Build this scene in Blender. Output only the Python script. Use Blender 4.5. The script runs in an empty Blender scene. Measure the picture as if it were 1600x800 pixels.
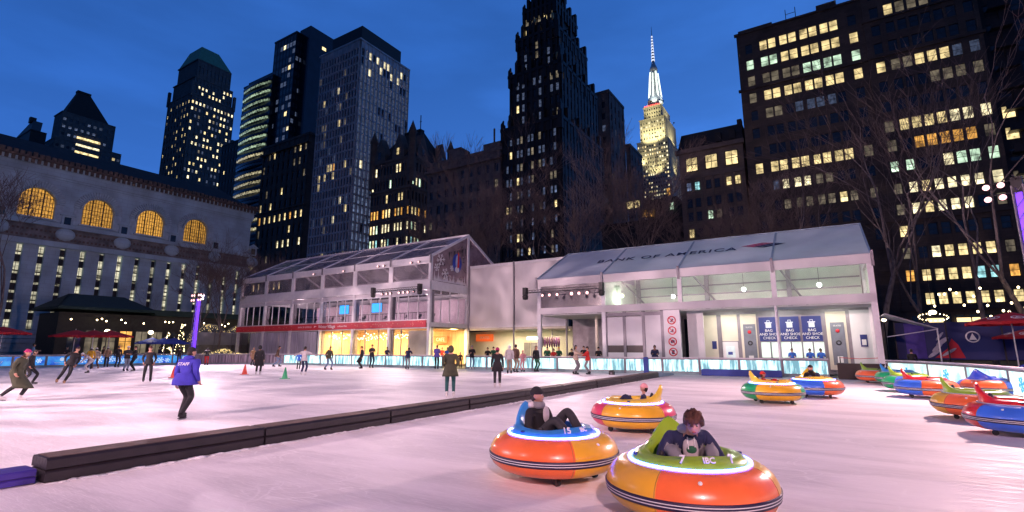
import bpy, bmesh, math, random
from mathutils import Vector, Matrix
R=math.radians; S=bpy.context.scene
# ---------------------------------------------------------------- camera
F=790.0; PITCH=math.atan(143/790); EYE=1.7; GA=R(32)
cam=bpy.data.cameras.new('camera'); camo=bpy.data.objects.new('camera',cam); S.collection.objects.link(camo)
cam.sensor_width=36; cam.lens=F/1600*36; cam.clip_end=8000; cam.clip_start=.05
camo.location=(0,0,EYE); camo.rotation_euler=(R(90)+PITCH,0,0); S.camera=camo
# ---------------------------------------------------------------- world
w=bpy.data.worlds.new('World'); S.world=w; w.use_nodes=True; nt=w.node_tree; nt.nodes.clear()
out=nt.nodes.new('ShaderNodeOutputWorld'); bg=nt.nodes.new('ShaderNodeBackground')
sky=nt.nodes.new('ShaderNodeTexSky'); sky.sky_type='NISHITA'; sky.sun_disc=False
sky.sun_elevation=R(1.0); sky.sun_rotation=R(-60); sky.ozone_density=6; sky.air_density=1.0; sky.dust_density=.3
mul=nt.nodes.new('ShaderNodeMix'); mul.data_type='RGBA'; mul.blend_type='MULTIPLY'; mul.inputs[0].default_value=1
tc=nt.nodes.new('ShaderNodeTexCoord'); sep=nt.nodes.new('ShaderNodeSeparateXYZ'); nt.links.new(tc.outputs['Generated'],sep.inputs[0])
ramp=nt.nodes.new('ShaderNodeValToRGB')
SKYR=[(0.0,(.30,.95,2.9)),(.25,(.21,.78,2.6)),(.55,(.11,.48,1.75)),(1,(.07,.30,1.15))]
el=ramp.color_ramp.elements
for i,(a,c) in enumerate(SKYR):
    e=el[i] if i<2 else el.new(a)
    e.position=a; e.color=(*c,1)
mr=nt.nodes.new('ShaderNodeMath'); mr.operation='MULTIPLY_ADD'; mr.inputs[1].default_value=-.22; nt.links.new(sep.outputs['X'],mr.inputs[0]); nt.links.new(sep.outputs['Z'],mr.inputs[2])
nt.links.new(mr.outputs[0],ramp.inputs[0])
# thin high cloud wisps
mp=nt.nodes.new('ShaderNodeMapping'); mp.inputs['Scale'].default_value=(2,2,7); nt.links.new(tc.outputs['Generated'],mp.inputs[0])
nz=nt.nodes.new('ShaderNodeTexNoise'); nz.inputs['Scale'].default_value=1.6; nz.inputs['Detail'].default_value=5; nt.links.new(mp.outputs[0],nz.inputs[0])
cr=nt.nodes.new('ShaderNodeMapRange'); cr.inputs[1].default_value=.42; cr.inputs[2].default_value=.75; cr.inputs[3].default_value=.92; cr.inputs[4].default_value=1.22; nt.links.new(nz.outputs[0],cr.inputs[0])
m2=nt.nodes.new('ShaderNodeMix'); m2.data_type='RGBA'; m2.blend_type='MULTIPLY'; m2.inputs[0].default_value=1
hue=nt.nodes.new('ShaderNodeMix'); hue.data_type='RGBA'; hue.inputs[0].default_value=.88; hue.inputs[7].default_value=(1.9,1.9,1.9,1)
nt.links.new(sky.outputs[0],hue.inputs[6]); nt.links.new(hue.outputs[2],mul.inputs[6]); nt.links.new(ramp.outputs[0],mul.inputs[7])
glow=nt.nodes.new('ShaderNodeMapRange'); glow.inputs[1].default_value=-.25; glow.inputs[2].default_value=.45; glow.inputs[3].default_value=.22; glow.inputs[4].default_value=1; nt.links.new(sep.outputs['Y'],glow.inputs[0])
m3=nt.nodes.new('ShaderNodeMix'); m3.data_type='RGBA'; m3.blend_type='MULTIPLY'; m3.inputs[0].default_value=1; nt.links.new(mul.outputs[2],m3.inputs[6]); nt.links.new(glow.outputs[0],m3.inputs[7])
nt.links.new(m3.outputs[2],m2.inputs[6]); nt.links.new(cr.outputs[0],m2.inputs[7])
nt.links.new(m2.outputs[2],bg.inputs[0]); bg.inputs[1].default_value=.15; nt.links.new(bg.outputs[0],out.inputs[0])
# ---------------------------------------------------------------- last daylight
sun=bpy.data.lights.new('sun','SUN'); sun.energy=.03; sun.angle=R(20); sun.color=(.7,.8,1)
so=bpy.data.objects.new('sun',sun); S.collection.objects.link(so); so.rotation_euler=(R(80),0,R(60))
S.view_settings.view_transform='Standard'; S.view_settings.look='None'; S.view_settings.exposure=.1; S.view_settings.gamma=1
S.view_settings.use_curve_mapping=False
S.render.engine='CYCLES'; S.cycles.max_bounces=6; S.cycles.transparent_max_bounces=24; S.cycles.sample_clamp_indirect=4; S.cycles.use_light_tree=True
# ---------------------------------------------------------------- grid frame: p to the right, q away, both along the streets
E1=Vector((math.cos(GA),-math.sin(GA),0)); E2=Vector((math.sin(GA),math.cos(GA),0))
def W(p,q,z=0): return E1*p+E2*q+Vector((0,0,z))
CPI,SPI=math.cos(PITCH),math.sin(PITCH)
def ray(x,y):
    v=(y-400)/F; r=Vector(((x-800)/F,CPI+v*SPI,SPI-v*CPI)); return r.dot(E1),r.dot(E2),r.z
def onq(x,y,q):
    a,b,c=ray(x,y); t=q/b; return a*t,EYE+c*t
def onp(x,y,p):
    a,b,c=ray(x,y); t=p/a; return b*t,EYE+c*t
def gr(x,y,z=0):
    a,b,c=ray(x,y); t=(z-EYE)/c; return a*t,b*t
def proj(v):
    Z=v.z-EYE; d=v.y*CPI+Z*SPI
    if d<.1: return (-9999,-9999)
    return 800+F*v.x/d, 400-F*(-v.y*SPI+Z*CPI)/d
def lamp(name,kind,pos,col,en,size=.3,aim=None,spot=None,blend=.5,gobo=0):
    l=bpy.data.lights.new(name,kind); l.color=col; l.energy=en
    if kind=='AREA': l.shape='RECTANGLE' if isinstance(size,tuple) else 'SQUARE'; l.size=size[0] if isinstance(size,tuple) else size
    if kind=='AREA' and isinstance(size,tuple): l.size_y=size[1]
    if kind in('SPOT','POINT'): l.shadow_soft_size=size
    if kind=='SPOT': l.spot_size=R(spot or 90); l.spot_blend=blend
    if gobo:   # breakup pattern of the projector
        l.use_nodes=True; n=l.node_tree; e=n.nodes['Emission']; tc=n.nodes.new('ShaderNodeTexCoord'); mp=n.nodes.new('ShaderNodeMapping'); mp.inputs['Scale'].default_value=(gobo,gobo,gobo)
        z=n.nodes.new('ShaderNodeTexNoise'); z.inputs['Scale'].default_value=1; z.inputs['Detail'].default_value=4; z.inputs['Distortion'].default_value=1.2
        r=n.nodes.new('ShaderNodeMapRange'); r.inputs[1].default_value=.42; r.inputs[2].default_value=.68; r.inputs[3].default_value=.5 if gobo>11 else .75; r.inputs[4].default_value=3.4 if gobo>11 else 1.7
        n.links.new(tc.outputs['Normal'],mp.inputs[0]); n.links.new(mp.outputs[0],z.inputs[0]); n.links.new(z.outputs[0],r.inputs[0]); n.links.new(r.outputs[0],e.inputs['Strength'])
    o=bpy.data.objects.new(name,l); S.collection.objects.link(o); o.location=pos
    if aim is not None: o.rotation_euler=(aim-pos).to_track_quat('-Z','Y').to_euler()
    return o
# rink floodlights at fixtures modelled further down; the last three are added unseen fill
PINK=(1,.60,.80)
lamp('truss_lamp','SPOT',W(-33.5,33.9,6.5),(1,.74,.78),4600,.25,W(-33,12,0),130,.8,9)
lamp('truss_lamp','SPOT',W(-17,33.9,5.4),(1,.72,.76),3600,.25,W(-14,10,0),130,.8,8)
lamp('tower_lamp','SPOT',W(-56.3,28.2,7.0),(1,.72,.84),11500,.3,W(-32,15,0),125,.8,12)
lamp('tower_lamp','SPOT',W(6.4,27.0,8.0),(1,.62,.60),12500,.3,W(-6,12,0),140,.8)
lamp('tower_lamp','SPOT',W(7,-9,9.2),(1,.57,.60),15500,.3,W(-6,10,0),140,.8)  # added behind the camera to brighten the near ice
lamp('tower_lamp','SPOT',W(-30,-6,9.2),(1,.68,.72),16000,.3,W(-24,14,0),108,.6,16)  # added behind the camera to brighten the left ice
lamp('tower_lamp','SPOT',W(-12,-9,9.2),(1,.64,.70),15500,.3,W(-20,32,4),100,.8)  # added behind the camera to brighten the pavilion and far ice
# ---------------------------------------------------------------- materials
def mat(name,col,rough=.6,metal=0,em=None,es=0,var=.18,scale=3,bump=0,coat=0,bscale=None,stretch=None,spec=.5):
    m=bpy.data.materials.new(name); m.use_nodes=True; n=m.node_tree; b=n.nodes['Principled BSDF']
    b.inputs['Roughness'].default_value=rough; b.inputs['Metallic'].default_value=metal; b.inputs['Coat Weight'].default_value=coat
    b.inputs['Specular IOR Level'].default_value=spec
    tc=n.nodes.new('ShaderNodeTexCoord'); mp=n.nodes.new('ShaderNodeMapping'); n.links.new(tc.outputs['Object'],mp.inputs[0])
    if stretch: mp.inputs['Scale'].default_value=stretch
    if var>0:
        z=n.nodes.new('ShaderNodeTexNoise'); z.inputs['Scale'].default_value=scale; z.inputs['Detail'].default_value=6; n.links.new(mp.outputs[0],z.inputs[0])
        r=n.nodes.new('ShaderNodeMapRange'); r.inputs[1].default_value=.3; r.inputs[2].default_value=.7; r.inputs[3].default_value=1-var; r.inputs[4].default_value=1+var*.6; n.links.new(z.outputs[0],r.inputs[0])
        x=n.nodes.new('ShaderNodeMix'); x.data_type='RGBA'; x.blend_type='MULTIPLY'; x.inputs[0].default_value=1; x.inputs[6].default_value=(*col,1)
        n.links.new(r.outputs[0],x.inputs[7]); n.links.new(x.outputs[2],b.inputs['Base Color'])
    else: b.inputs['Base Color'].default_value=(*col,1)
    if em: b.inputs['Emission Color'].default_value=(*em,1); b.inputs['Emission Strength'].default_value=es
    if bump:
        z=n.nodes.new('ShaderNodeTexNoise'); z.inputs['Scale'].default_value=bscale or scale*4; z.inputs['Detail'].default_value=5; n.links.new(mp.outputs[0],z.inputs[0])
        k=n.nodes.new('ShaderNodeBump'); k.inputs['Strength'].default_value=bump; k.inputs['Distance'].default_value=.05; n.links.new(z.outputs[0],k.inputs['Height']); n.links.new(k.outputs[0],b.inputs['Normal'])
    return m
def brickmat(name,c1,c2,mc,scale,rough=.8,bw=.5,rh=.25,bump=.3):
    m=mat(name,c1,rough,var=0); n=m.node_tree; b=n.nodes['Principled BSDF']
    tc=n.nodes['Texture Coordinate'] if 'Texture Coordinate' in n.nodes else n.nodes.new('ShaderNodeTexCoord')
    s=n.nodes.new('ShaderNodeSeparateXYZ'); n.links.new(tc.outputs['Object'],s.inputs[0])
    ad=n.nodes.new('ShaderNodeMath'); n.links.new(s.outputs[0],ad.inputs[0]); n.links.new(s.outputs[1],ad.inputs[1])
    cb=n.nodes.new('ShaderNodeCombineXYZ'); n.links.new(ad.outputs[0],cb.inputs[0]); n.links.new(s.outputs[2],cb.inputs[1])
    t=n.nodes.new('ShaderNodeTexBrick'); t.inputs['Scale'].default_value=scale; t.inputs['Color1'].default_value=(*c1,1); t.inputs['Color2'].default_value=(*c2,1); t.inputs['Mortar'].default_value=(*mc,1)
    t.inputs['Brick Width'].default_value=bw; t.inputs['Row Height'].default_value=rh; t.inputs['Mortar Size'].default_value=.012
    n.links.new(cb.outputs[0],t.inputs[0])
    z=n.nodes.new('ShaderNodeTexNoise'); z.inputs['Scale'].default_value=.35; z.inputs['Detail'].default_value=8; n.links.new(tc.outputs['Object'],z.inputs[0])
    r=n.nodes.new('ShaderNodeMapRange'); r.inputs[1].default_value=.3; r.inputs[2].default_value=.7; r.inputs[3].default_value=.7; r.inputs[4].default_value=1.15; n.links.new(z.outputs[0],r.inputs[0])
    x=n.nodes.new('ShaderNodeMix'); x.data_type='RGBA'; x.blend_type='MULTIPLY'; x.inputs[0].default_value=1
    n.links.new(t.outputs[0],x.inputs[6]); n.links.new(r.outputs[0],x.inputs[7]); n.links.new(x.outputs[2],b.inputs['Base Color'])
    k=n.nodes.new('ShaderNodeBump'); k.inputs['Strength'].default_value=bump; k.inputs['Distance'].default_value=.03; k.invert=True; n.links.new(t.outputs['Fac'],k.inputs['Height']); n.links.new(k.outputs[0],b.inputs['Normal'])
    return m
def clear(name,tint=(.9,.9,.93),refl=.1,rough=.05,haze=0,hcol=(.8,.8,.85)):
    m=bpy.data.materials.new(name); m.use_nodes=True; n=m.node_tree; n.nodes.clear(); o=n.nodes.new('ShaderNodeOutputMaterial')
    t=n.nodes.new('ShaderNodeBsdfTransparent'); t.inputs[0].default_value=(*tint,1); g=n.nodes.new('ShaderNodeBsdfGlossy'); g.inputs['Roughness'].default_value=rough
    lw=n.nodes.new('ShaderNodeLayerWeight'); lw.inputs[0].default_value=.5
    r=n.nodes.new('ShaderNodeMapRange'); r.inputs[3].default_value=refl; r.inputs[4].default_value=min(1,refl+.5)
    pw=n.nodes.new('ShaderNodeMath'); pw.operation='POWER'; pw.inputs[1].default_value=3.5; n.links.new(lw.outputs['Facing'],pw.inputs[0]); n.links.new(pw.outputs[0],r.inputs[0])
    mx=n.nodes.new('ShaderNodeMixShader'); n.links.new(r.outputs[0],mx.inputs[0]); n.links.new(t.outputs[0],mx.inputs[1]); n.links.new(g.outputs[0],mx.inputs[2])
    if haze:
        d=n.nodes.new('ShaderNodeBsdfDiffuse'); d.inputs[0].default_value=(*hcol,1); m3=n.nodes.new('ShaderNodeMixShader')
        tc=n.nodes.new('ShaderNodeTexCoord'); z=n.nodes.new('ShaderNodeTexNoise'); z.inputs['Scale'].default_value=.9; z.inputs['Detail'].default_value=6; n.links.new(tc.outputs['Object'],z.inputs[0])
        q=n.nodes.new('ShaderNodeMapRange'); q.inputs[1].default_value=.3;q.inputs[2].default_value=.7;q.inputs[3].default_value=haze*.5;q.inputs[4].default_value=haze*1.4; n.links.new(z.outputs[0],q.inputs[0]); n.links.new(q.outputs[0],m3.inputs[0])
        n.links.new(mx.outputs[0],m3.inputs[1]); n.links.new(d.outputs[0],m3.inputs[2]); mx=m3
    n.links.new(mx.outputs[0],o.inputs[0]); return m
def litmat(name,col,st,sc=(1.2,1.2,.9),lo=.3,stuff=False,blind=True):
    """glow of a window: uneven light, changes from window to window"""
    m=bpy.data.materials.new(name); m.use_nodes=True; n=m.node_tree; b=n.nodes['Principled BSDF']; b.inputs['Base Color'].default_value=(.03,.03,.03,1); b.inputs['Roughness'].default_value=.15
    tc=n.nodes.new('ShaderNodeTexCoord'); mp=n.nodes.new('ShaderNodeMapping'); mp.inputs['Scale'].default_value=sc; n.links.new(tc.outputs['Object'],mp.inputs[0])
    oi=n.nodes.new('ShaderNodeObjectInfo'); s=n.nodes.new('ShaderNodeMath'); s.operation='MULTIPLY'; s.inputs[1].default_value=80; n.links.new(oi.outputs['Random'],s.inputs[0])
    z=n.nodes.new('ShaderNodeTexNoise'); z.noise_dimensions='4D'; z.inputs['Scale'].default_value=2.2; z.inputs['Detail'].default_value=3; n.links.new(mp.outputs[0],z.inputs['Vector']); n.links.new(s.outputs[0],z.inputs['W'])
    r=n.nodes.new('ShaderNodeMapRange'); r.inputs[1].default_value=.32; r.inputs[2].default_value=.66; r.inputs[3].default_value=lo*st; r.inputs[4].default_value=st*1.25; n.links.new(z.outputs[0],r.inputs[0])
    r2=n.nodes.new('ShaderNodeMapRange'); r2.inputs[3].default_value=.55; r2.inputs[4].default_value=1.2; n.links.new(oi.outputs['Random'],r2.inputs[0])
    k=n.nodes.new('ShaderNodeMath'); k.operation='MULTIPLY'; n.links.new(r.outputs[0],k.inputs[0]); n.links.new(r2.outputs[0],k.inputs[1])
    if sc==(1.2,1.2,.9):
        sx=n.nodes.new('ShaderNodeSeparateXYZ'); n.links.new(tc.outputs['Object'],sx.inputs[0])
        th=n.nodes.new('ShaderNodeMapRange'); th.inputs[3].default_value=.62; th.inputs[4].default_value=-.25; n.links.new(oi.outputs['Random'],th.inputs[0])
        gt=n.nodes.new('ShaderNodeMath'); gt.operation='GREATER_THAN'; n.links.new(sx.outputs[2],gt.inputs[0]); n.links.new(th.outputs[0],gt.inputs[1])
        bl=n.nodes.new('ShaderNodeMapRange'); bl.inputs[3].default_value=1.1; bl.inputs[4].default_value=.55; n.links.new(gt.outputs[0],bl.inputs[0])
        k2=n.nodes.new('ShaderNodeMath'); k2.operation='MULTIPLY'; n.links.new(k.outputs[0],k2.inputs[0]); n.links.new(bl.outputs[0],k2.inputs[1]); k=k2
    b.inputs['Emission Color'].default_value=(*col,1); n.links.new(k.outputs[0],b.inputs['Emission Strength']); return m
def translucent(m,col,fac):
    n=m.node_tree; o=n.nodes['Material Output']; b=n.nodes['Principled BSDF']; t=n.nodes.new('ShaderNodeBsdfTranslucent'); t.inputs[0].default_value=(*col,1)
    x=n.nodes.new('ShaderNodeMixShader'); x.inputs[0].default_value=fac; n.links.new(b.outputs[0],x.inputs[1]); n.links.new(t.outputs[0],x.inputs[2]); n.links.new(x.outputs[0],o.inputs[0])
M={}
M['ice']=None
M['white']=mat('white_steel',(.82,.81,.83),.35,var=.08)
M['fabric']=mat('tent_fabric',(.84,.82,.84),.7,var=.12,scale=.8,bump=.45,bscale=1.1,stretch=(1,1,.35))
M['roof']=mat('roof_fabric',(.72,.80,.86),.55,var=.12,scale=.6,bump=.4,bscale=.9)
translucent(M['roof'],(.8,.85,.88),.35); translucent(M['fabric'],(.85,.8,.82),.25)
M['panel']=mat('wall_panel',(.76,.76,.78),.6,var=.08,scale=1)
M['cream']=mat('cream_panel',(.74,.70,.58),.7,var=.1,scale=1)
M['grey']=mat('grey_metal',(.22,.21,.24),.45,.3,var=.12)
M['dark']=mat('dark_metal',(.03,.03,.035),.5,.3,var=.2)
M['black']=mat('black_rubber',(.02,.02,.022),.55,var=.2)
M['red']=mat('red_cloth',(.45,.02,.03),.7,var=.15)
M['orange_sign']=mat('orange_sign',(.75,.12,.03),.5,em=(1,.18,.04),es=.5,var=.1)
M['blue']=mat('blue_cloth',(.02,.05,.30),.6,var=.15)
M['navy']=mat('navy_banner',(.015,.03,.18),.6,var=.1)
M['lettering']=mat('white_lettering',(.8,.8,.8),.5,var=0)
M['ink']=mat('navy_ink',(.01,.02,.08),.6,var=0)
M['redink']=mat('red_ink',(.6,.02,.04),.6,var=0)
M['stone']=brickmat('pale_marble',(.54,.68,.73),(.51,.64,.69),(.42,.52,.56),.7,bw=.9,rh=.38)
M['stone_dark']=mat('weathered_stone',(.18,.16,.15),.85,var=.4,scale=.9,bump=.4)
M['roofdark']=mat('dark_roof',(.025,.027,.03),.8,var=.3,scale=1)
M['clear']=clear('clear_vinyl',(.74,.70,.73),.05,.25,.12)
M['roofclear']=clear('roof_vinyl',(.42,.42,.46),.10,.15,.30,(.55,.5,.56))
M['glass']=clear('shop_glass',(.90,.90,.92),.06,.02)
M['clean']=clear('clean_vinyl',(.92,.94,.93),.02,.3,.05)
M['bark']=mat('bark',(.21,.175,.165),.9,var=.5,scale=6,bump=.6,stretch=(1,1,.3))
M['asphalt']=mat('park_paving',(.05,.05,.055),.8,var=.3,scale=1.5,bump=.2)
for k,c,s in (('y',(1,.77,.36),1.6),('w',(1,.86,.52),1.9),('g',(.72,1,.72),1.5),('o',(1,.48,.10),1.4),('d',(.8,.66,.45),.28),('c',(.45,.95,1),1.1)):
    M['w_'+k]=litmat('lit_room_'+{'y':'yellow','w':'cream','g':'green','o':'orange','d':'dim','c':'cyan'}[k],c,s)
    M['s_'+k]=litmat('far_lit_room_'+{'y':'yellow','w':'cream','g':'green','o':'orange','d':'dim','c':'cyan'}[k],c,s,(.35,.35,.35),.15)
M['w_.']=mat('dark_window_glass',(.03,.045,.07),.08,0,var=.3,scale=2,spec=1)
M['w_b']=litmat('blue_sky_reflection_glow',(.42,.55,.95),.30,(1.2,1.2,.9),.3)  # faint blue emission painted in for sky reflected in the panes
M['s_.']=M['w_.']; M['s_b']=M['w_b']
# ---------------------------------------------------------------- mesh builder
class MB:
    def __init__(s): s.v=[];s.f=[];s.m=[];s.s=[]
    def add(s,vs,fs,m=0,sm=False):
        o=len(s.v); s.v+=[tuple(v) for v in vs]; s.f+=[tuple(i+o for i in f) for f in fs]; s.m+=[m]*len(fs); s.s+=[sm]*len(fs); return s
    def box(s,x0,x1,y0,y1,z0,z1,m=0):
        vs=[(x,y,z) for z in(z0,z1) for y in(y0,y1) for x in(x0,x1)]
        return s.add(vs,[(0,2,3,1),(4,5,7,6),(0,1,5,4),(2,6,7,3),(0,4,6,2),(1,3,7,5)],m)
    def tube(s,a,b,r0,r1=None,n=6,m=0,cap=True,sm=True):
        a=Vector(a);b=Vector(b); r1=r0 if r1 is None else r1; d=(b-a)
        if d.length<1e-6: return s
        q=d.to_track_quat('Z','Y'); vs=[]
        for c,r in((a,r0),(b,r1)):
            for i in range(n):
                t=2*math.pi*i/n; vs.append(c+q@Vector((r*math.cos(t),r*math.sin(t),0)))
        fs=[(i,(i+1)%n,n+(i+1)%n,n+i) for i in range(n)]; s.add(vs,fs,m,sm)
        if cap: s.add(vs,[tuple(range(n))[::-1],tuple(range(n,2*n))],m)
        return s
    def bar(s,a,b,w,h,m=0):
        a=Vector(a);b=Vector(b); d=(b-a).normalized(); up=Vector((0,0,1)) if abs(d.z)<.95 else Vector((0,1,0))
        sd=d.cross(up).normalized()*w/2; u=sd.cross(d).normalized()*h/2
        vs=[c+i*sd+j*u for c in(a,b) for j in(-1,1) for i in(-1,1)]
        return s.add(vs,[(0,1,3,2),(4,6,7,5),(0,4,5,1),(2,3,7,6),(0,2,6,4),(1,5,7,3)],m)
    def path(s,pts,rs,n=6,m=0):
        for i in range(len(pts)-1): s.tube(pts[i],pts[i+1],rs[i],rs[i+1],n,m,cap=i in(0,len(pts)-2))
        return s
    def ell(s,c,r,n=12,k=8,m=0,fn=None,half=None,M_=None):
        vs=[];c=Vector(c)
        for j in range(k+1):
            t=math.pi*j/k
            for i in range(n):
                a=2*math.pi*i/n; v=Vector((r[0]*math.sin(t)*math.cos(a),r[1]*math.sin(t)*math.sin(a),r[2]*math.cos(t)))
                if fn: v=fn(v)
                if half is not None and v.z<half: v.z=half
                if M_: v=M_@v
                vs.append(c+v)
        fs=[(j*n+i,(j+1)*n+i,(j+1)*n+(i+1)%n,j*n+(i+1)%n) for j in range(k) for i in range(n)]
        return s.add(vs,fs,m,True)
    def lathe(s,prof,n=32,c=(0,0,0),m=0,mf=None,sm=True,scale=(1,1)):
        vs=[(c[0]+r*scale[0]*math.cos(2*math.pi*i/n),c[1]+r*scale[1]*math.sin(2*math.pi*i/n),c[2]+z) for r,z in prof for i in range(n)]
        o=len(s.v); s.v+=vs
        for j in range(len(prof)-1):
            for i in range(n):
                s.f.append((o+j*n+i,o+j*n+(i+1)%n,o+(j+1)*n+(i+1)%n,o+(j+1)*n+i)); s.m.append(mf(i,j) if mf else m); s.s.append(sm)
        return s
    def poly(s,pts,thick,m=0):
        """pts in 3D on one plane, given thickness vector"""
        n=len(pts); pts=[Vector(p) for p in pts]; t=Vector(thick); vs=pts+[p+t for p in pts]
        return s.add(vs,[tuple(range(n)),tuple(range(n,2*n))[::-1]]+[(i,(i+1)%n,n+(i+1)%n,n+i) for i in range(n)],m)
    def each(s,name,mats,parent=None):
        """one object for every connected piece"""
        par=list(range(len(s.v)))
        def fd(i):
            while par[i]!=i: par[i]=par[par[i]]; i=par[i]
            return i
        for f in s.f:
            a=fd(f[0])
            for i in f[1:]: par[fd(i)]=a
        G={}
        for k,f in enumerate(s.f): G.setdefault(fd(f[0]),[]).append(k)
        for ks in G.values():
            m=MB(); idx={}
            for k in ks:
                for i in s.f[k]:
                    if i not in idx: idx[i]=len(idx); m.v.append(s.v[i])
                m.f.append(tuple(idx[i] for i in s.f[k])); m.m.append(s.m[k]); m.s.append(s.s[k])
            o=m.build(name,mats,parent)
        return o
    def build(s,name,mats,parent=None,loc=None,rot=None):
        me=bpy.data.meshes.new(name); me.from_pydata(s.v,[],s.f)
        if not isinstance(mats,(list,tuple)): mats=[mats]
        for x in mats: me.materials.append(M[x] if isinstance(x,str) else x)
        me.polygons.foreach_set('material_index',s.m); me.polygons.foreach_set('use_smooth',s.s); me.update()
        bm=bmesh.new(); bm.from_mesh(me); bmesh.ops.recalc_face_normals(bm,faces=bm.faces); bm.to_mesh(me); bm.free()
        o=bpy.data.objects.new(name,me); S.collection.objects.link(o)
        if parent: o.parent=parent
        if loc is not None: o.location=loc
        if rot is not None: o.rotation_euler=rot
        return o
def tag(o,label=None,cat=None,group=None,kind=None):
    for k,v in(('label',label),('category',cat),('group',group),('kind',kind)):
        if v: o[k]=v
    return o
def thing(name,label,cat,p,q,z=0,rz=0,group=None,world=None):
    o=bpy.data.objects.new(name,None); o.empty_display_size=.2; S.collection.objects.link(o); o.location=world if world is not None else W(p,q,z)
    o.rotation_euler=(0,0,-GA+R(rz)); return tag(o,label,cat,group)
def copy_tree(o,parent=None,label=None):
    c=o.copy(); S.collection.objects.link(c); c.parent=parent
    if label: c['label']=label
    for ch in o.children: copy_tree(ch,c)
    return c
def text(name,s,size,m,parent,mtx,align='CENTER',ext=.004,sx=1,space=1,bold=0):
    cu=bpy.data.curves.new(name,'FONT'); cu.body=s; cu.size=size; cu.align_x=align; cu.align_y='CENTER'; cu.extrude=ext; cu.space_character=space; cu.offset=bold; cu.resolution_u=3
    t=bpy.data.objects.new('t',cu); S.collection.objects.link(t); dg=bpy.context.evaluated_depsgraph_get()
    me=bpy.data.meshes.new_from_object(t.evaluated_get(dg)); me.materials.clear(); me.materials.append(M[m] if isinstance(m,str) else m)
    bpy.data.objects.remove(t); o=bpy.data.objects.new(name,me); S.collection.objects.link(o); o.parent=parent; o.matrix_local=mtx@Matrix.Diagonal((sx,1,1,1)); return o
def face_mtx(x,y,z): return Matrix.Translation((x,y,z))@Matrix.Rotation(R(90),4,'X')   # text standing up, read from -y
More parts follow.
